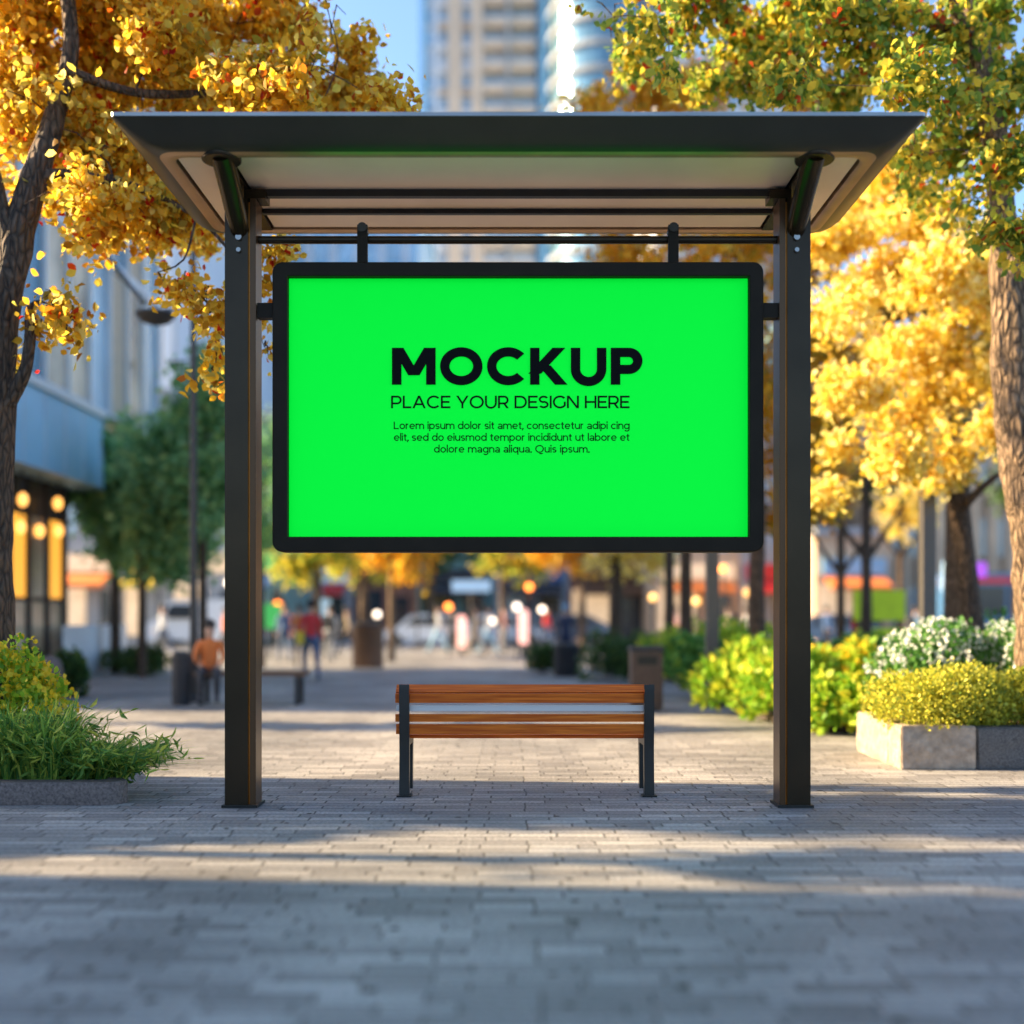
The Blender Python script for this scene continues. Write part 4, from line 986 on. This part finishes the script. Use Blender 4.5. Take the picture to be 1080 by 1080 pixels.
wl = thing('low_wall', 'pale blue rendered low wall right of the lit glass building', 'wall', (X(100, 30), 30, 0))
bm = bmesh.new(); PRISM(bm, [(X(66, 24), 24), (X(128, 29), 29), (X(128, 29), 29.4), (X(62, 24), 24.4)], 'z', 0, 1.15); fin('wall', bm, M['conc_white'], wl, bevel=.02)

D = 26; x = X(928, D)
t = thing('notice_board', 'lime yellow board on two legs beside the person in red', 'notice board', (x, D, 0))
bm = bmesh.new(); BX(bm, x - .58, x + .58, D, D + .08, 1.25, 1.95); fin('board', bm, M['c_lime'], t, bevel=.02)
for s_ in (-.45, .45):
    bm = bmesh.new(); BX(bm, x + s_ - .035, x + s_ + .035, D + .085, D + .15, 0, 1.9); fin('leg', bm, M['steel_dark'], t)
bm = bmesh.new(); BX(bm, x - .5, x + .45, D, D + .08, .9, 1.08); fin('lower_board', bm, M['c_lime'], t, bevel=.02)


# ================================================================== LEFT GLASS BUILDING
FX = -9.4
gb_ = thing('glass_building', 'glass building at the left with blue band and lit yellow ground floor', 'building', (FX, 17.8, 0))
plan = [(FX, 17.8), (FX, 25.7), (FX - .12, 26.2), (FX - .55, 27.2), (FX - 1.4, 28.0), (FX - 3, 28.3), (FX - 14, 28.3), (FX - 14, 17.8)]
bm = bmesh.new(); PRISM(bm, [(x - (.7 if i < 6 else 0), y) for i, (x, y) in enumerate(plan)], 'z', 0, 4.25); fin('wall', bm, M['steel_dark'], gb_)
bm = bmesh.new(); PRISM(bm, [(x + .12 if i < 6 else x, y) for i, (x, y) in enumerate(plan)], 'z', 4.26, 5.82); fin('cladding_band', bm, M['blue_panel'], gb_)
for k in range(8):
    y = 18.6 + k * 1.0; bm = bmesh.new(); BX(bm, FX + .121, FX + .135, y, y + .02, 4.28, 5.80); fin('band_joint', bm, M['steel_pale'], gb_)
bm = bmesh.new(); PRISM(bm, [(x + .2 if i < 6 else x, y) for i, (x, y) in enumerate(plan)], 'z', 5.825, 5.98); fin('ledge', bm, M['steel_pale'], gb_)
plan2 = [(FX - .05, 17.8), (FX - .05, 30.2), (FX - 14, 30.2), (FX - 14, 17.8)]
bm = bmesh.new(); PRISM(bm, plan2, 'z', 5.985, 26); fin('upper_wall', bm, M['steel_pale'], gb_)
rg_ = random.Random(3)
for fl in range(5):
    for k in range(10):
        y = 17.95 + k * 1.22; m = rg_.choice(['glass_blue', 'tower_glass', 'glass_warm', 'glass_blue', 'glass_warm', 'c_beige', 'conc_tan'])  # warm, beige and tan panes paint reflections into the facade
        bm = bmesh.new(); BX(bm, FX - .045, FX - .01, y, y + 1.08, 6.1 + fl * 3.6, 9.4 + fl * 3.6); fin('window', bm, M[m], gb_)
for fl in range(6):
    bm = bmesh.new(); BX(bm, FX - .049, FX + .06, 17.82, 30.15, 5.99 + fl * 3.6 - .1 * (fl > 0), 6.08 + fl * 3.6); fin('floor_line', bm, M['conc_white'], gb_)
for k in range(11):
    y = 17.85 + k * 1.22; bm = bmesh.new(); BX(bm, FX - .049, FX + .10, y - .03, y + .05, 5.99, 25.8); fin('mullion', bm, M['steel_pale'], gb_)
for k in range(8):
    y = 18.15 + k * .93
    lit = k in (2, 4, 6, 5, 0)
    bm = bmesh.new(); BX(bm, FX - .698, FX - .66, y, y + .72, 1.75, 3.45); w_ = fin('window', bm, M['lit_window'] if k % 2 == 1 else M['glass_warm'], gb_)
    bm = bmesh.new(); BX(bm, FX - .698, FX - .66, y, y + .72, .35, 1.66); fin('lower_window', bm, M['glass_warm'], gb_)
    bm = bmesh.new(); BX(bm, FX - .75, FX - .60, y + .80, y + .90, 0, 4.24); fin('column', bm, M['steel_dark'], gb_)
G3 = 'lit globes along the glass building'
for i, (px, py, D) in enumerate([(24, 527, 22.4), (42, 560, 23.4), (61, 531, 24.4), (22, 556, 22.6), (62, 560, 24.6)]):
    p = P(px, py, D); t = thing('globe_lamp', ['lit globe lamp highest at the left by the tree trunk', 'single lit globe between the two lit windows', 'upper lit globe over the right lit window', 'lower lit globe near the tree trunk', 'lower lit globe on the right lit window'][i], 'lamp', tuple(p), G3)
    bm = bmesh.new(); BALL(bm, p, .095, sz=1.45); fin('globe', bm, M['bulb'], t, smooth=True)
    bm = bmesh.new(); TUBE(bm, [p + Vector((0, 0, .145)), (p.x, p.y, 4.25)], .012, 6); fin('rod', bm, M['steel_dark'], t)
# raking arm from the building down to the dish lamp
a_ = P(152, 320, 18); d_ = (P(93, 245, 19.5) - a_); e_ = a_ + d_ * ((FX - .02 - a_.x) / d_.x)
for o in list(COL.objects):
    if o.name == 'street_lamp': tube('raking_arm', [a_, (a_ + e_) / 2, e_], [.035, .04, .05], M['steel_dark'], o)


# ================================================================== FAR BUILDINGS
def block(name, label, px0, px1, D, depth, h, fl_h, wall, glass, band=(.35, .85), piers=0, pier_m=None, balcony=None, cat='building', z_from=0, extra=None, group=None, side_glass=True):
    xa, xb = X(px0, D), X(px1, D); t = thing(name, label, cat, ((xa + xb) / 2, D, 0), group)
    bm = bmesh.new(); BX(bm, xa, xb, D, D + depth, 0, h); fin('wall', bm, M[wall], t)
    bm = bmesh.new(); BX(bm, xa - .3, xb + .3, D - .3, D + depth + .3, h, h + .6); fin('roof', bm, M[wall], t)
    n = int(h / fl_h); w = xb - xa
    for k in range(n):
        z = k * fl_h
        if z + fl_h < z_from: continue
        bm = bmesh.new(); BX(bm, xa + w * .02, xb - w * .02, D - .06, D + .02, z + fl_h * band[0], z + fl_h * band[1]); fin('window_band', bm, M[glass if not isinstance(glass, (list, tuple)) else glass[k % len(glass)]], t)
        if balcony:
            q0, q1, bmn = balcony; bm = bmesh.new(); BX(bm, xa + w * q0, xa + w * q1, D - 1.5, D - .065, z + .02, z + fl_h * .36); fin('balcony', bm, M[bmn], t)
    for k in range(piers):
        x = xa + w * (k + .5) / piers; bm = bmesh.new(); BX(bm, x - .28, x + .28, D - .35, D - .062, 0, h - .02); fin('pier', bm, M[pier_m or wall], t)
    return t


block('office_block', 'white building with tall pale piers behind the green trees on the left', 92, 186, 62, 20, 34, 3.6, 'conc_white', ['glass_blue', 'glass_warm', 'glass_blue'], (.1, .9), 6, 'conc_white')
block('office_block', 'pale blue white slab building just left of the left shelter post', 187, 262, 75, 16, 42, 4, 'conc_white', ['glass_blue', 'glass_blue', 'conc_white'], (.15, .8), 3, 'conc_white')
block('office_block', 'pale blue glazed block seen over the sign on the left', 263, 441, 85, 16, 33, 3.4, 'blue_panel', ['glass_blue', 'conc_white'], (.2, .8), 7, 'conc_white')
tw = block('tower', 'tall tower with tan balconies rising behind the shelter roof', 443, 566, 160, 22, 118, 3.1, 'conc_white', ['glass_blue', 'steel_pale', 'glass_blue'], (.32, .92), 0, None, (.55, .99, 'conc_tan'), 'tower')  # tan balconies paint the sun-warmed right side of the tower
D = 160; xa, xb = X(443, D), X(566, D); w = xb - xa
for f0, f1, mm in ((.0, .05, 'blue_panel'), (.13, .16, 'conc_white'), (.24, .36, 'conc_tan'), (.44, .54, 'conc_tan'), (.74, .77, 'conc_grey')):
    bm = bmesh.new(); BX(bm, xa + w * f0, xa + w * f1, D - 1.0 - f0, D - .065, 0, 117.5); fin('pier', bm, M[mm], tw)
for k in range(38):
    bm = bmesh.new(); BX(bm, xa + w * .16, xa + w * .44, D - .8, D - .066, k * 3.1 + .03, k * 3.1 + .9); fin('balcony', bm, M['conc_white' if k % 3 else 'conc_tan'], tw)
block('tower', 'narrow blue glass tower hard against the tan balcony tower', 567, 583, 158, 24, 122, 3.1, 'tower_glass', ['tower_glass'], (.1, .8), 1, 'blue_panel', cat='tower')
D = 150; xc = X(640, D); t = thing('tower', 'white tower with curved balconies right of the narrow blue tower', 'tower', (xc, D + 7, 0))
bm = bmesh.new(); LATHE(bm, xc, D + 7, [(7.0, 0), (7.0, 108)], 40); fin('wall', bm, M['tower_glass'], t)
for k in range(30):
    z = 3.4 * k + 2; bm = bmesh.new(); LATHE(bm, xc, D + 7, [(7.01, z), (7.6, z), (7.65, z + .6), (7.01, z + .65)], 40); fin('balcony', bm, M['conc_grey'], t)
block('office_block', 'tan stone building with blue windows behind the gold tree at right', 925, 1110, 60, 14, 16, 3.6, 'stone_tan', ['glass_blue'], (.25, .8), 10, 'stone_tan')
block('office_block', 'grey green building behind the forked trees at right', 830, 924, 66, 14, 18, 3.6, 'wall_teal', ['glass_blue', 'glass_warm'], (.3, .75), 5, 'stone_tan')
block('office_block', 'tall pale office block far behind the gold trees', 690, 860, 120, 18, 60, 3.6, 'conc_white', ['glass_blue'], (.3, .8), 8, 'conc_tan')


def shop(label, px0, px1, D, h, wall, sign, awn, glass, up='glass_blue'):
    xa, xb = X(px0, D), X(px1, D); w = xb - xa; t = thing('shop_building', label, 'shop', ((xa + xb) / 2, D, 0), 'shops along the far street')
    bm = bmesh.new(); BX(bm, xa, xb, D, D + 10, 0, h); fin('wall', bm, M[wall], t)
    bm = bmesh.new(); BX(bm, xa - .05, xb + .05, D - .25, D + 10.1, h, h + .35); fin('cornice', bm, M['conc_grey'], t)
    n = max(2, int(w / 2.6)); q = w / n
    for k in range(n):
        if k == n // 2:
            bm = bmesh.new(); BX(bm, xa + k * q + .5, xa + (k + 1) * q - .5, D - .06, D + .02, 0.05, 2.5); dd = fin('door', bm, M['dark_glass'], t)
            bm = bmesh.new(); TUBE(bm, [(xa + k * q + .7, D - .1, .9), (xa + k * q + .7, D - .1, 1.3)], .02, 6); fin('handle', bm, M['rim'], dd)
        else:
            bm = bmesh.new(); BX(bm, xa + k * q + .15, xa + (k + 1) * q - .15, D - .06, D + .02, .5, 2.9); fin('window', bm, M[glass], t)
        for z in range(1, int((h - 1.2) / 3.2)):
            bm = bmesh.new(); BX(bm, xa + k * q + .6, xa + (k + 1) * q - .6, D - .05, D + .02, z * 3.2 + 1.6, z * 3.2 + 3.2); fin('window', bm, M[up if (k + z) % 3 else 'glass_warm'], t)
    bm = bmesh.new(); BX(bm, xa + .3, xb - .3, D - .22, D - .002, 3.3, 4.1); fin('sign_board', bm, M[sign], t)
    if awn:
        bm = bmesh.new(); PRISM(bm, [(D - 1.5, 2.75), (D - .062, 3.25), (D - .062, 3.15), (D - 1.5, 2.55)], 'x', xa + .4, xb - .4); fin('awning', bm, M[awn], t)


shop('tan shop with warm windows behind the left green trees', 60, 128, 50, 11, 'conc_grey', 'lit_pale', 'c_orange', 'lit_pale')
shop('shop with yellow awning behind the paired thin trunks', 129, 180, 50, 11, 'conc_grey', 'c_yellow', 'c_yellow', 'lit_pale')
shop('white shop front with long warm sign behind the lamp post', 181, 262, 50, 10, 'conc_grey', 'lit_pale', None, 'lit_pale')
shop('shop with green sign just right of the left shelter post', 263, 300, 50, 10, 'wall_teal', 'neon_green', 'c_blue', 'glass_blue')
shop('blue grey shop behind the person in the red jacket', 301, 372, 66, 13, 'conc_grey', 'neon_blue', 'c_red', 'lit_pale')
shop('dark shop behind the sunlit thin orange tree', 373, 440, 66, 13, 'brick_red', 'c_charcoal', None, 'dark_glass')
shop('shop with charcoal front behind the crossing people', 441, 520, 66, 13, 'wall_teal', 'c_charcoal', 'c_charcoal', 'dark_glass')
shop('grey green shop behind the amber signal', 521, 600, 66, 13, 'conc_grey', 'c_blue', 'c_charcoal', 'glass_blue')
shop('brown shop behind the thick trunk under the sign', 601, 690, 66, 13, 'brick_red', 'c_brown', 'c_brown', 'lit_pale')
shop('tan shop with lit windows behind the slim trunks', 691, 780, 60, 13, 'stone_tan', 'lit_pale', 'c_orange', 'lit_pale')
shop('shop seen beside the right shelter post', 781, 829, 60, 13, 'conc_grey', 'c_red', 'c_red', 'lit_pale')
shop('low shop with orange lights behind the red coated person', 860, 940, 54, 5.2, 'stone_tan', 'c_skyblue', 'c_orange', 'lit_pale')

# lit signs on the street (purple and blue ones at the right)
for i, (px, py, w, h, D, m, lb) in enumerate([(1026, 601, .9, .5, 40, 'neon_purple', 'lit purple sign on a post right of the thick green tree'), (1006, 608, .75, 1.0, 39, 'neon_blue', 'lit pale blue sign next to the purple sign'),
                                              (497, 618, 1.5, .45, 44, 'neon_blue', 'pale blue lit sign board above the crossing people'), (341, 650, .5, 1.2, 40, 'neon_blue', 'white blue lit sign right of the person in the red jacket'),
                                              (284, 650, .7, .8, 36, 'neon_green', 'green lit sign beside the left shelter post')]):
    p = P(px, py, D); t = thing('street_sign', lb, 'sign', (p.x, D, 0))
    bm = bmesh.new(); BX(bm, p.x - w / 2, p.x + w / 2, D - .08, D + .04, p.z - h / 2, p.z + h / 2); fin('lit_face', bm, M[m], t, bevel=.02)
    bm = bmesh.new(); TUBE(bm, [(p.x, D + .1, 0), (p.x, D + .1, p.z + h / 2 + .05)], .05, 8); fin('post', bm, M['steel_dark'], t)
for i, (px, py, D, lb) in enumerate([(487, 667, 41, 'pink lit light column left of the middle of the far crossing'), (552, 662, 38, 'pink lit light column below the amber signal')]):
    p = P(px, py, D); t = thing('light_column', lb, 'light column', (p.x, D, 0), 'pink light columns')
    bm = bmesh.new(); LATHE(bm, p.x, D, [(.10, 0), (.10, p.z - .55)], 12); fin('post', bm, M['steel_dark'], t)
    bm = bmesh.new(); LATHE(bm, p.x, D, [(.13, p.z - .54), (.15, p.z - .4), (.15, p.z + .5), (.10, p.z + .6)], 14); fin('tube', bm, M['neon_pink'], t, smooth=True)


def signal(label, px, py, D, m, px2=None):
    p = P(px, py, D); t = thing('traffic_light', label, 'traffic light', (p.x, D + .2, 0))
    bm = bmesh.new(); TUBE(bm, [(p.x, D + .2, 0), (p.x, D + .2, p.z + .7)], .06, 8); fin('pole', bm, M['steel_dark'], t)
    bm = bmesh.new(); BX(bm, p.x - .2, p.x + .2, D - .02, D + .13, p.z - .75, p.z + .35); hd = fin('housing', bm, M['c_charcoal'], t, bevel=.04)
    for k, mm in enumerate([m, 'c_brown', 'c_charcoal']):
        bm = bmesh.new(); TUBE(bm, [(p.x, D - .06, p.z + .1 - k * .32), (p.x, D - .018, p.z + .1 - k * .32)], .12, 14); fin('lens', bm, M[mm], t, smooth=True)


signal('traffic light with amber lamp lit in the middle under the sign', 558, 622, 40, 'bulb_o')
signal('traffic light showing amber behind the left shelter post gap', 293, 641, 38, 'bulb_o')
GL = 'small lit lanterns across the street'
for i, (px, py, D, m, lb) in enumerate([(689, 630, 34, 'bulb', 'warm lantern beside the bright gold tree'), (735, 634, 34, 'bulb', 'warm lantern between two slim trunks'), (788, 625, 36, 'bulb', 'warm lantern left of the right shelter post'),
                                        (763, 600, 36, 'bulb_o', 'orange lantern right of the square pole under the sign'), (545, 640, 36, 'bulb_w', 'white lantern just left of the amber signal'), (572, 643, 42, 'bulb_w', 'white lantern just right of the amber signal'),
                                        (473, 640, 38, 'bulb_o', 'small orange lantern above the crossing people'), (242, 615, 34, 'bulb_w', 'white lantern beside the left shelter post'), (536, 605, 50, 'bulb_w', 'pale far lantern above the traffic light'),
                                        (215, 625, 42, 'bulb_w', 'white lantern low behind the lamp post'), (304, 652, 34, 'bulb_o', 'red orange lantern left of the red jacketed walker'), (520, 655, 46, 'bulb_w', 'low white lantern by the pink topped person'), (262, 636, 40, 'bulb', 'warm lantern low beside the green sign'), (398, 648, 44, 'bulb_w', 'white lantern between big bin and thin trunk'), (440, 610, 44, 'bulb', 'warm lantern right of the sunlit thin trunk')]):
    p = P(px, py, D); t = thing('lantern', lb, 'street lantern', (p.x, D, 0), GL)
    bm = bmesh.new(); TUBE(bm, [(p.x, D, 0), (p.x, D, p.z - .12)], .035, 8); fin('post', bm, M['steel_dark'], t)
    bm = bmesh.new(); BALL(bm, p, .115); fin('globe', bm, M[m], t, smooth=True)


# ================================================================== VEHICLES
def car(label, x, y, rot, paint, L=4.3, h=1.45, van=False):
    t = thing('parked_car', label, 'van' if van else 'car', (0, 0, 0))
    if van: prof = [(-L / 2, .35), (-L / 2, 1.0), (-L / 2 + .5, 1.25), (-L / 2 + 1.0, 2.0), (L / 2 - .05, 2.1), (L / 2, .35)]
    else: prof = [(-L / 2, .32), (-L / 2 - .02, .62), (-L / 2 + .9, .86), (-L / 2 + 1.45, h - .08), (-L / 2 + 1.9, h), (L / 2 - 1.3, h - .02), (L / 2 - .45, .98), (L / 2, .92), (L / 2, .32)]
    bm = bmesh.new(); PRISM(bm, prof, 'y', -.85, .85)
    for v in bm.verts:
        if v.co.z > 1.1: v.co.y *= .84
    fin('body', bm, M[paint], t, smooth=True, bevel=.06, seg=3)
    for s_ in (-1, 1):
        bm = bmesh.new()
        q = [(-L / 2 + 1.25, .95), (-L / 2 + 1.65, h - .15), (L / 2 - 1.4, h - .15), (L / 2 - .75, .98)] if not van else [(-L / 2 + .75, 1.25), (-L / 2 + 1.1, 1.85), (-L / 2 + 2.0, 1.85), (-L / 2 + 2.0, 1.25)]
        PRISM(bm, q, 'y', s_ * .80, s_ * .865); fin('side_window', bm, M['dark_glass'], t)
        for wx in (-L / 2 + .8, L / 2 - .8):
            bm = bmesh.new(); TUBE(bm, [(wx, s_ * .70, .32), (wx, s_ * .90, .32)], .32, 20); wl_ = fin('wheel', bm, M['rubber'], t, smooth=True)
            bm = bmesh.new(); TUBE(bm, [(wx, s_ * .895, .32), (wx, s_ * .91, .32)], .19, 16); fin('rim', bm, M['rim'], wl_)
        bm = bmesh.new(); BALL(bm, (-L / 2 + .02, s_ * .62, .66), .11, .5, 1.3, .8); fin('headlight', bm, M['bulb_w'] if s_ > 0 else M['rim'], t, smooth=True)
        bm = bmesh.new(); BX(bm, L / 2 - .03, L / 2 + .02, s_ * .65 - .12, s_ * .65 + .12, .72, .84); fin('tail_light', bm, M['c_red'], t)
    t.location = (x, y, 0.004); t.rotation_euler = (0, 0, rot)
    return t


car('white parked car on the far street under the sign, left', X(450, 50), 50, 0, 'carpaint_w')
car('white car right of the middle of the far street', X(528, 52), 52, math.pi, 'carpaint_w')
car('grey car behind the crossing people', X(600, 53), 53, 0, 'carpaint_g')
car('white van behind the lamp post at left', X(215, 47.8), 48.3, 0, 'carpaint_w', 4.8, van=True)
car('grey car behind the forked trees at right', X(870, 50), 50, 0, 'carpaint_g')
# bus at the far right
D = 47; xa = X(1012, D)
t = thing('city_bus', 'blue bus with dark windows behind the right tree trunk', 'bus', (xa + 5, D, 0))
bm = bmesh.new(); BX(bm, xa, xa + 10.5, D, D + 2.5, .35, 3.15); fin('body', bm, M['carpaint_b'], t, smooth=True, bevel=.12, seg=3)
for k in range(6):
    bm = bmesh.new(); BX(bm, xa + .4 + k * 1.65, xa + 1.9 + k * 1.65, D - .03, D + .02, 1.35, 2.6); fin('window', bm, M['dark_glass'], t, bevel=.01)
bm = bmesh.new(); BX(bm, xa + .1, xa + 10.4, D - .04, D + .02, 2.72, 2.95); fin('stripe', bm, M['c_red'], t)
for wx in (1.8, 8.4):
    bm = bmesh.new(); TUBE(bm, [(xa + wx, D - .02, .48), (xa + wx, D + .3, .48)], .48, 20); wl_ = fin('wheel', bm, M['rubber'], t, smooth=True)
    bm = bmesh.new(); TUBE(bm, [(xa + wx, D - .03, .48), (xa + wx, D - .015, .48)], .26, 16); fin('rim', bm, M['rim'], wl_)


# ================================================================== PEOPLE
def person(label, x, y, rot, pose, top, legs, h=1.7, extra=None, group=None, hair='hair'):
    """one continuous skinned body; faces take cloth or skin by the nearest bone"""
    k = h / 1.75
    J = dict(pel=(0, 0, .95, .135), bel=(0, .01, 1.10, .125), che=(0, .01, 1.30, .145), nek=(0, 0, 1.47, .055), hd0=(0, -.01, 1.57, .075), hd1=(0, -.02, 1.66, .088))
    B = [('pel', 'bel', 't'), ('bel', 'che', 't'), ('che', 'nek', 't'), ('nek', 'hd0', 's'), ('hd0', 'hd1', 's')]
    sw = {'walk': .28, 'stand': .03, 'sit': 0}[pose]
    for s_, n in ((-1, 'l'), (1, 'r')):
        J['sh' + n] = (s_ * .17, 0, 1.41, .062)
        f = s_ * sw
        if pose == 'sit':
            J['el' + n] = (s_ * .23, -.06, 1.15, .042); J['wr' + n] = (s_ * .15, -.30, 1.06, .03); J['ha' + n] = (s_ * .12, -.37, 1.05, .032)
            J['hp' + n] = (s_ * .10, -.02, .92, .10); J['kn' + n] = (s_ * .13, -.44, .96, .066); J['an' + n] = (s_ * .13, -.44, .56, .042); J['to' + n] = (s_ * .14, -.60, .50, .035)
        else:
            J['el' + n] = (s_ * .235, f * .45, 1.14, .042); J['wr' + n] = (s_ * .25, f * .1 - .10 - f * .5, .91, .030); J['ha' + n] = (s_ * .25, f * .1 - .13 - f * .5, .82, .034)
            J['hp' + n] = (s_ * .095, 0, .90, .10); J['kn' + n] = (s_ * .10, -f * .7 - .03, .50, .066); J['an' + n] = (s_ * .10, -f * 1.2 + (.05 if f < 0 else 0), .09, .042)
            J['to' + n] = (s_ * .11, -f * 1.2 - .15, .04, .034)
        B += [('che', 'sh' + n, 't'), ('sh' + n, 'el' + n, 't'), ('el' + n, 'wr' + n, 't'), ('wr' + n, 'ha' + n, 's'),
              ('pel', 'hp' + n, 'l'), ('hp' + n, 'kn' + n, 'l'), ('kn' + n, 'an' + n, 'l'), ('an' + n, 'to' + n, 'b')]
    names = list(J); me = bpy.data.meshes.new('tmp')
    me.from_pydata([Vector(J[n][:3]) for n in names], [(names.index(a), names.index(b)) for a, b, _ in B], [])
    ob = bpy.data.objects.new('tmp', me); COL.objects.link(ob)
    ob.modifiers.new('s', 'SKIN'); sb = ob.modifiers.new('u', 'SUBSURF'); sb.levels = 2; sb.render_levels = 2
    for i, n in enumerate(names):
        sv = me.skin_vertices[0].data[i]; sv.radius = (J[n][3], J[n][3] * (.78 if n in ('pel', 'bel', 'che') else 1)); sv.use_root = (n == 'pel')
    dg = bpy.context.evaluated_depsgraph_get(); nm = bpy.data.meshes.new_from_object(ob.evaluated_get(dg)); bpy.data.objects.remove(ob)
    nm.name = 'body'
    segs = [(Vector(J[a][:3]), Vector(J[b][:3]), c) for a, b, c in B]
    idx = {'t': 0, 'l': 1, 's': 2, 'b': 3}
    nm.materials.clear()
    for mm in (top, legs, 'skin', 'c_charcoal'): nm.materials.append(M[mm])
    for p in nm.polygons:
        c = p.center; best = 9; bi = 0
        for a, b, kd in segs:
            ab = b - a; u = max(0, min(1, (c - a).dot(ab) / ab.length_squared)); d = (c - a - ab * u).length
            if d < best: best = d; bi = idx[kd]
        p.material_index = bi; p.use_smooth = True
    root = thing('person', label, 'person', (0, 0, 0), group)
    body = bpy.data.objects.new('body', nm); COL.objects.link(body); body.parent = root; LOC[body.name] = Vector((0, 0, 0))
    bm = bmesh.new(); BALL(bm, (0, .012, 1.685), .108, .88, 1.0, .95)
    for v in list(bm.verts):
        if v.co.z < 1.63 and v.co.y < .02: v.co.z = 1.64 + (v.co.z - 1.63) * .1
        if v.co.y < -.07: v.co.y = -.07
    fin('hair', bm, M[hair], root, smooth=True)
    bm = bmesh.new(); BALL(bm, (0, -.115, 1.625), .016, .8, 1, 1.3); BALL(bm, (-.035, -.102, 1.65), .010); BALL(bm, (.035, -.102, 1.65), .010); fin('face', bm, M['skin'], root, smooth=True)
    if extra == 'bag':
        bm = bmesh.new(); BX(bm, .18, .32, -.17, .17, .80, 1.08); bg_ = fin('shoulder_bag', bm, M['c_yellow'], root, bevel=.03)
    if extra == 'pack':
        bm = bmesh.new(); BX(bm, -.16, .16, .12, .30, 1.02, 1.45); bg_ = fin('backpack', bm, M['c_charcoal'], root, bevel=.05)
    root.location = (x, y, (-.42 if pose == 'sit' else 0.0)); root.rotation_euler = (0, 0, rot); root.scale = (k, k, k)
    return root


person('walking person in a red jacket and blue jeans with a yellow bag', X(328, 23.8), 23.8, R(200), 'walk', 'c_red', 'c_denim', 1.68, 'bag')
person('person in an orange jacket sitting on the backless bench', X(219, 17.5), 17.62, R(12), 'sit', 'c_orange', 'c_charcoal', 1.7)
person('person in a red coat standing beside the lime board', X(906, 27), 27, R(30), 'stand', 'c_red', 'c_charcoal', 1.75)
person('person in navy with pale cap standing by the charcoal bin', X(597, 27), 27.2, R(170), 'stand', 'c_navy', 'c_navy', 1.62, hair='c_skyblue')
pl_ = [(300, 33, 20, 'walk', 'c_blue', 'c_denim', 'person in a blue top walking left of the red jacketed one'), (316, 30, 190, 'walk', 'c_orange', 'c_charcoal', 'person in an orange top just behind the red jacketed walker'),
       (348, 34, 170, 'stand', 'c_white', 'c_grey', 'person in a white top right of the red jacketed walker'), (366, 38, 90, 'walk', 'c_beige', 'c_charcoal', 'person in beige left of the big dark bin'),
       (462, 41, 85, 'walk', 'c_white', 'c_skyblue', 'person in white walking left of the first pink light column'), (478, 44, 100, 'walk', 'c_charcoal', 'c_charcoal', 'person all in black by the first pink light column'),
       (502, 38, 265, 'walk', 'c_beige', 'c_beige', 'person in a long beige outfit between the pink light columns'), (515, 39, 80, 'walk', 'c_white', 'c_skyblue', 'person in white beside the beige one at the crossing'),
       (531, 43, 95, 'stand', 'c_pink', 'c_grey', 'person in a pink top between the pink light columns'), (577, 44, 90, 'walk', 'c_red', 'c_denim', 'person with red top far behind the small dark shrub'),
       (712, 36, 80, 'walk', 'c_pink', 'c_denim', 'person in pink seen past the slim trunks'), (768, 36, 265, 'walk', 'c_beige', 'c_brown', 'person in beige seen right of the square pole'),
       (788, 38, 80, 'walk', 'c_white', 'c_denim', 'person in white seen left of the right shelter post'), (872, 40, 90, 'walk', 'c_blue', 'c_charcoal', 'person in blue seen behind the forked trees'),
       (966, 34, 95, 'stand', 'c_skyblue', 'c_denim', 'person in light blue left of the square pole at right'), (238, 36, 90, 'walk', 'c_orange', 'c_charcoal', 'person with orange top close to the left shelter post'),
       (172, 37, 260, 'walk', 'c_white', 'c_denim', 'person in white behind the paired thin trunks')]
for px, D, rt, ps, a, b, lb in pl_:
    person(lb, X(px, D), D, R(rt), ps, a, b, 1.62 + (px * 7 % 13) / 100, 'pack' if px % 3 == 0 else None, 'pedestrians across the plaza')

# ================================================================== OUTSIDE THE FRAME, LEFT: unseen block and trees added to shade the foreground
ob_ = thing('office_block', 'unseen grey block added outside the picture to shade the foreground', 'building', (-20, -8, 0))  # unseen mass, added only for the shade it throws
box('wall', -30, -16, -26, 7.12, 0, 14, M['conc_grey'], ob_)
for k in range(9): box('window_band', -15.99, -15.9, -25 + k * 3.5, -22.6 + k * 3.5, 1, 12, M['glass_blue'], ob_)
for i, (x, y, cz, rx, ry, rz, dens, lb) in enumerate([(-15, 8.05, 4.4, 2.0, .72, 2.9, 100, 'unseen tree added for shade nearest the grey block'), (-13, 9.35, 5.8, 1.7, .72, 3.9, 130, 'unseen tree added for shade level with the shelter'),
                                                     (-19, 9.55, 8.8, 2.4, .95, 4.2, 150, 'taller unseen tree added for shade behind the other two'), (-13.2, 7.45, 8.4, 1.4, .42, 2.2, 110, 'tall narrow unseen tree added for shade beside the grey block'), (-9.6, 14.75, 4.2, 1.0, .55, 2.2, 100, 'slim unseen tree added for shade before the glass building')]):
    tree('unseen_shade_tree', lb, (x, y, 0), [(x, y, 0, .14), (x, y, 2, .11), (x, y, cz, .07), (x, y, cz + rz * .5, .03)], blob_clumps((x, y, cz), rx, ry, rz, 18, 300 + i, (.4, .6)), M['leaf_olive'], M['bark'], dens, .17, 12, .2, 300 + i)  # unseen crowns added and shaped to break the sun into streaks
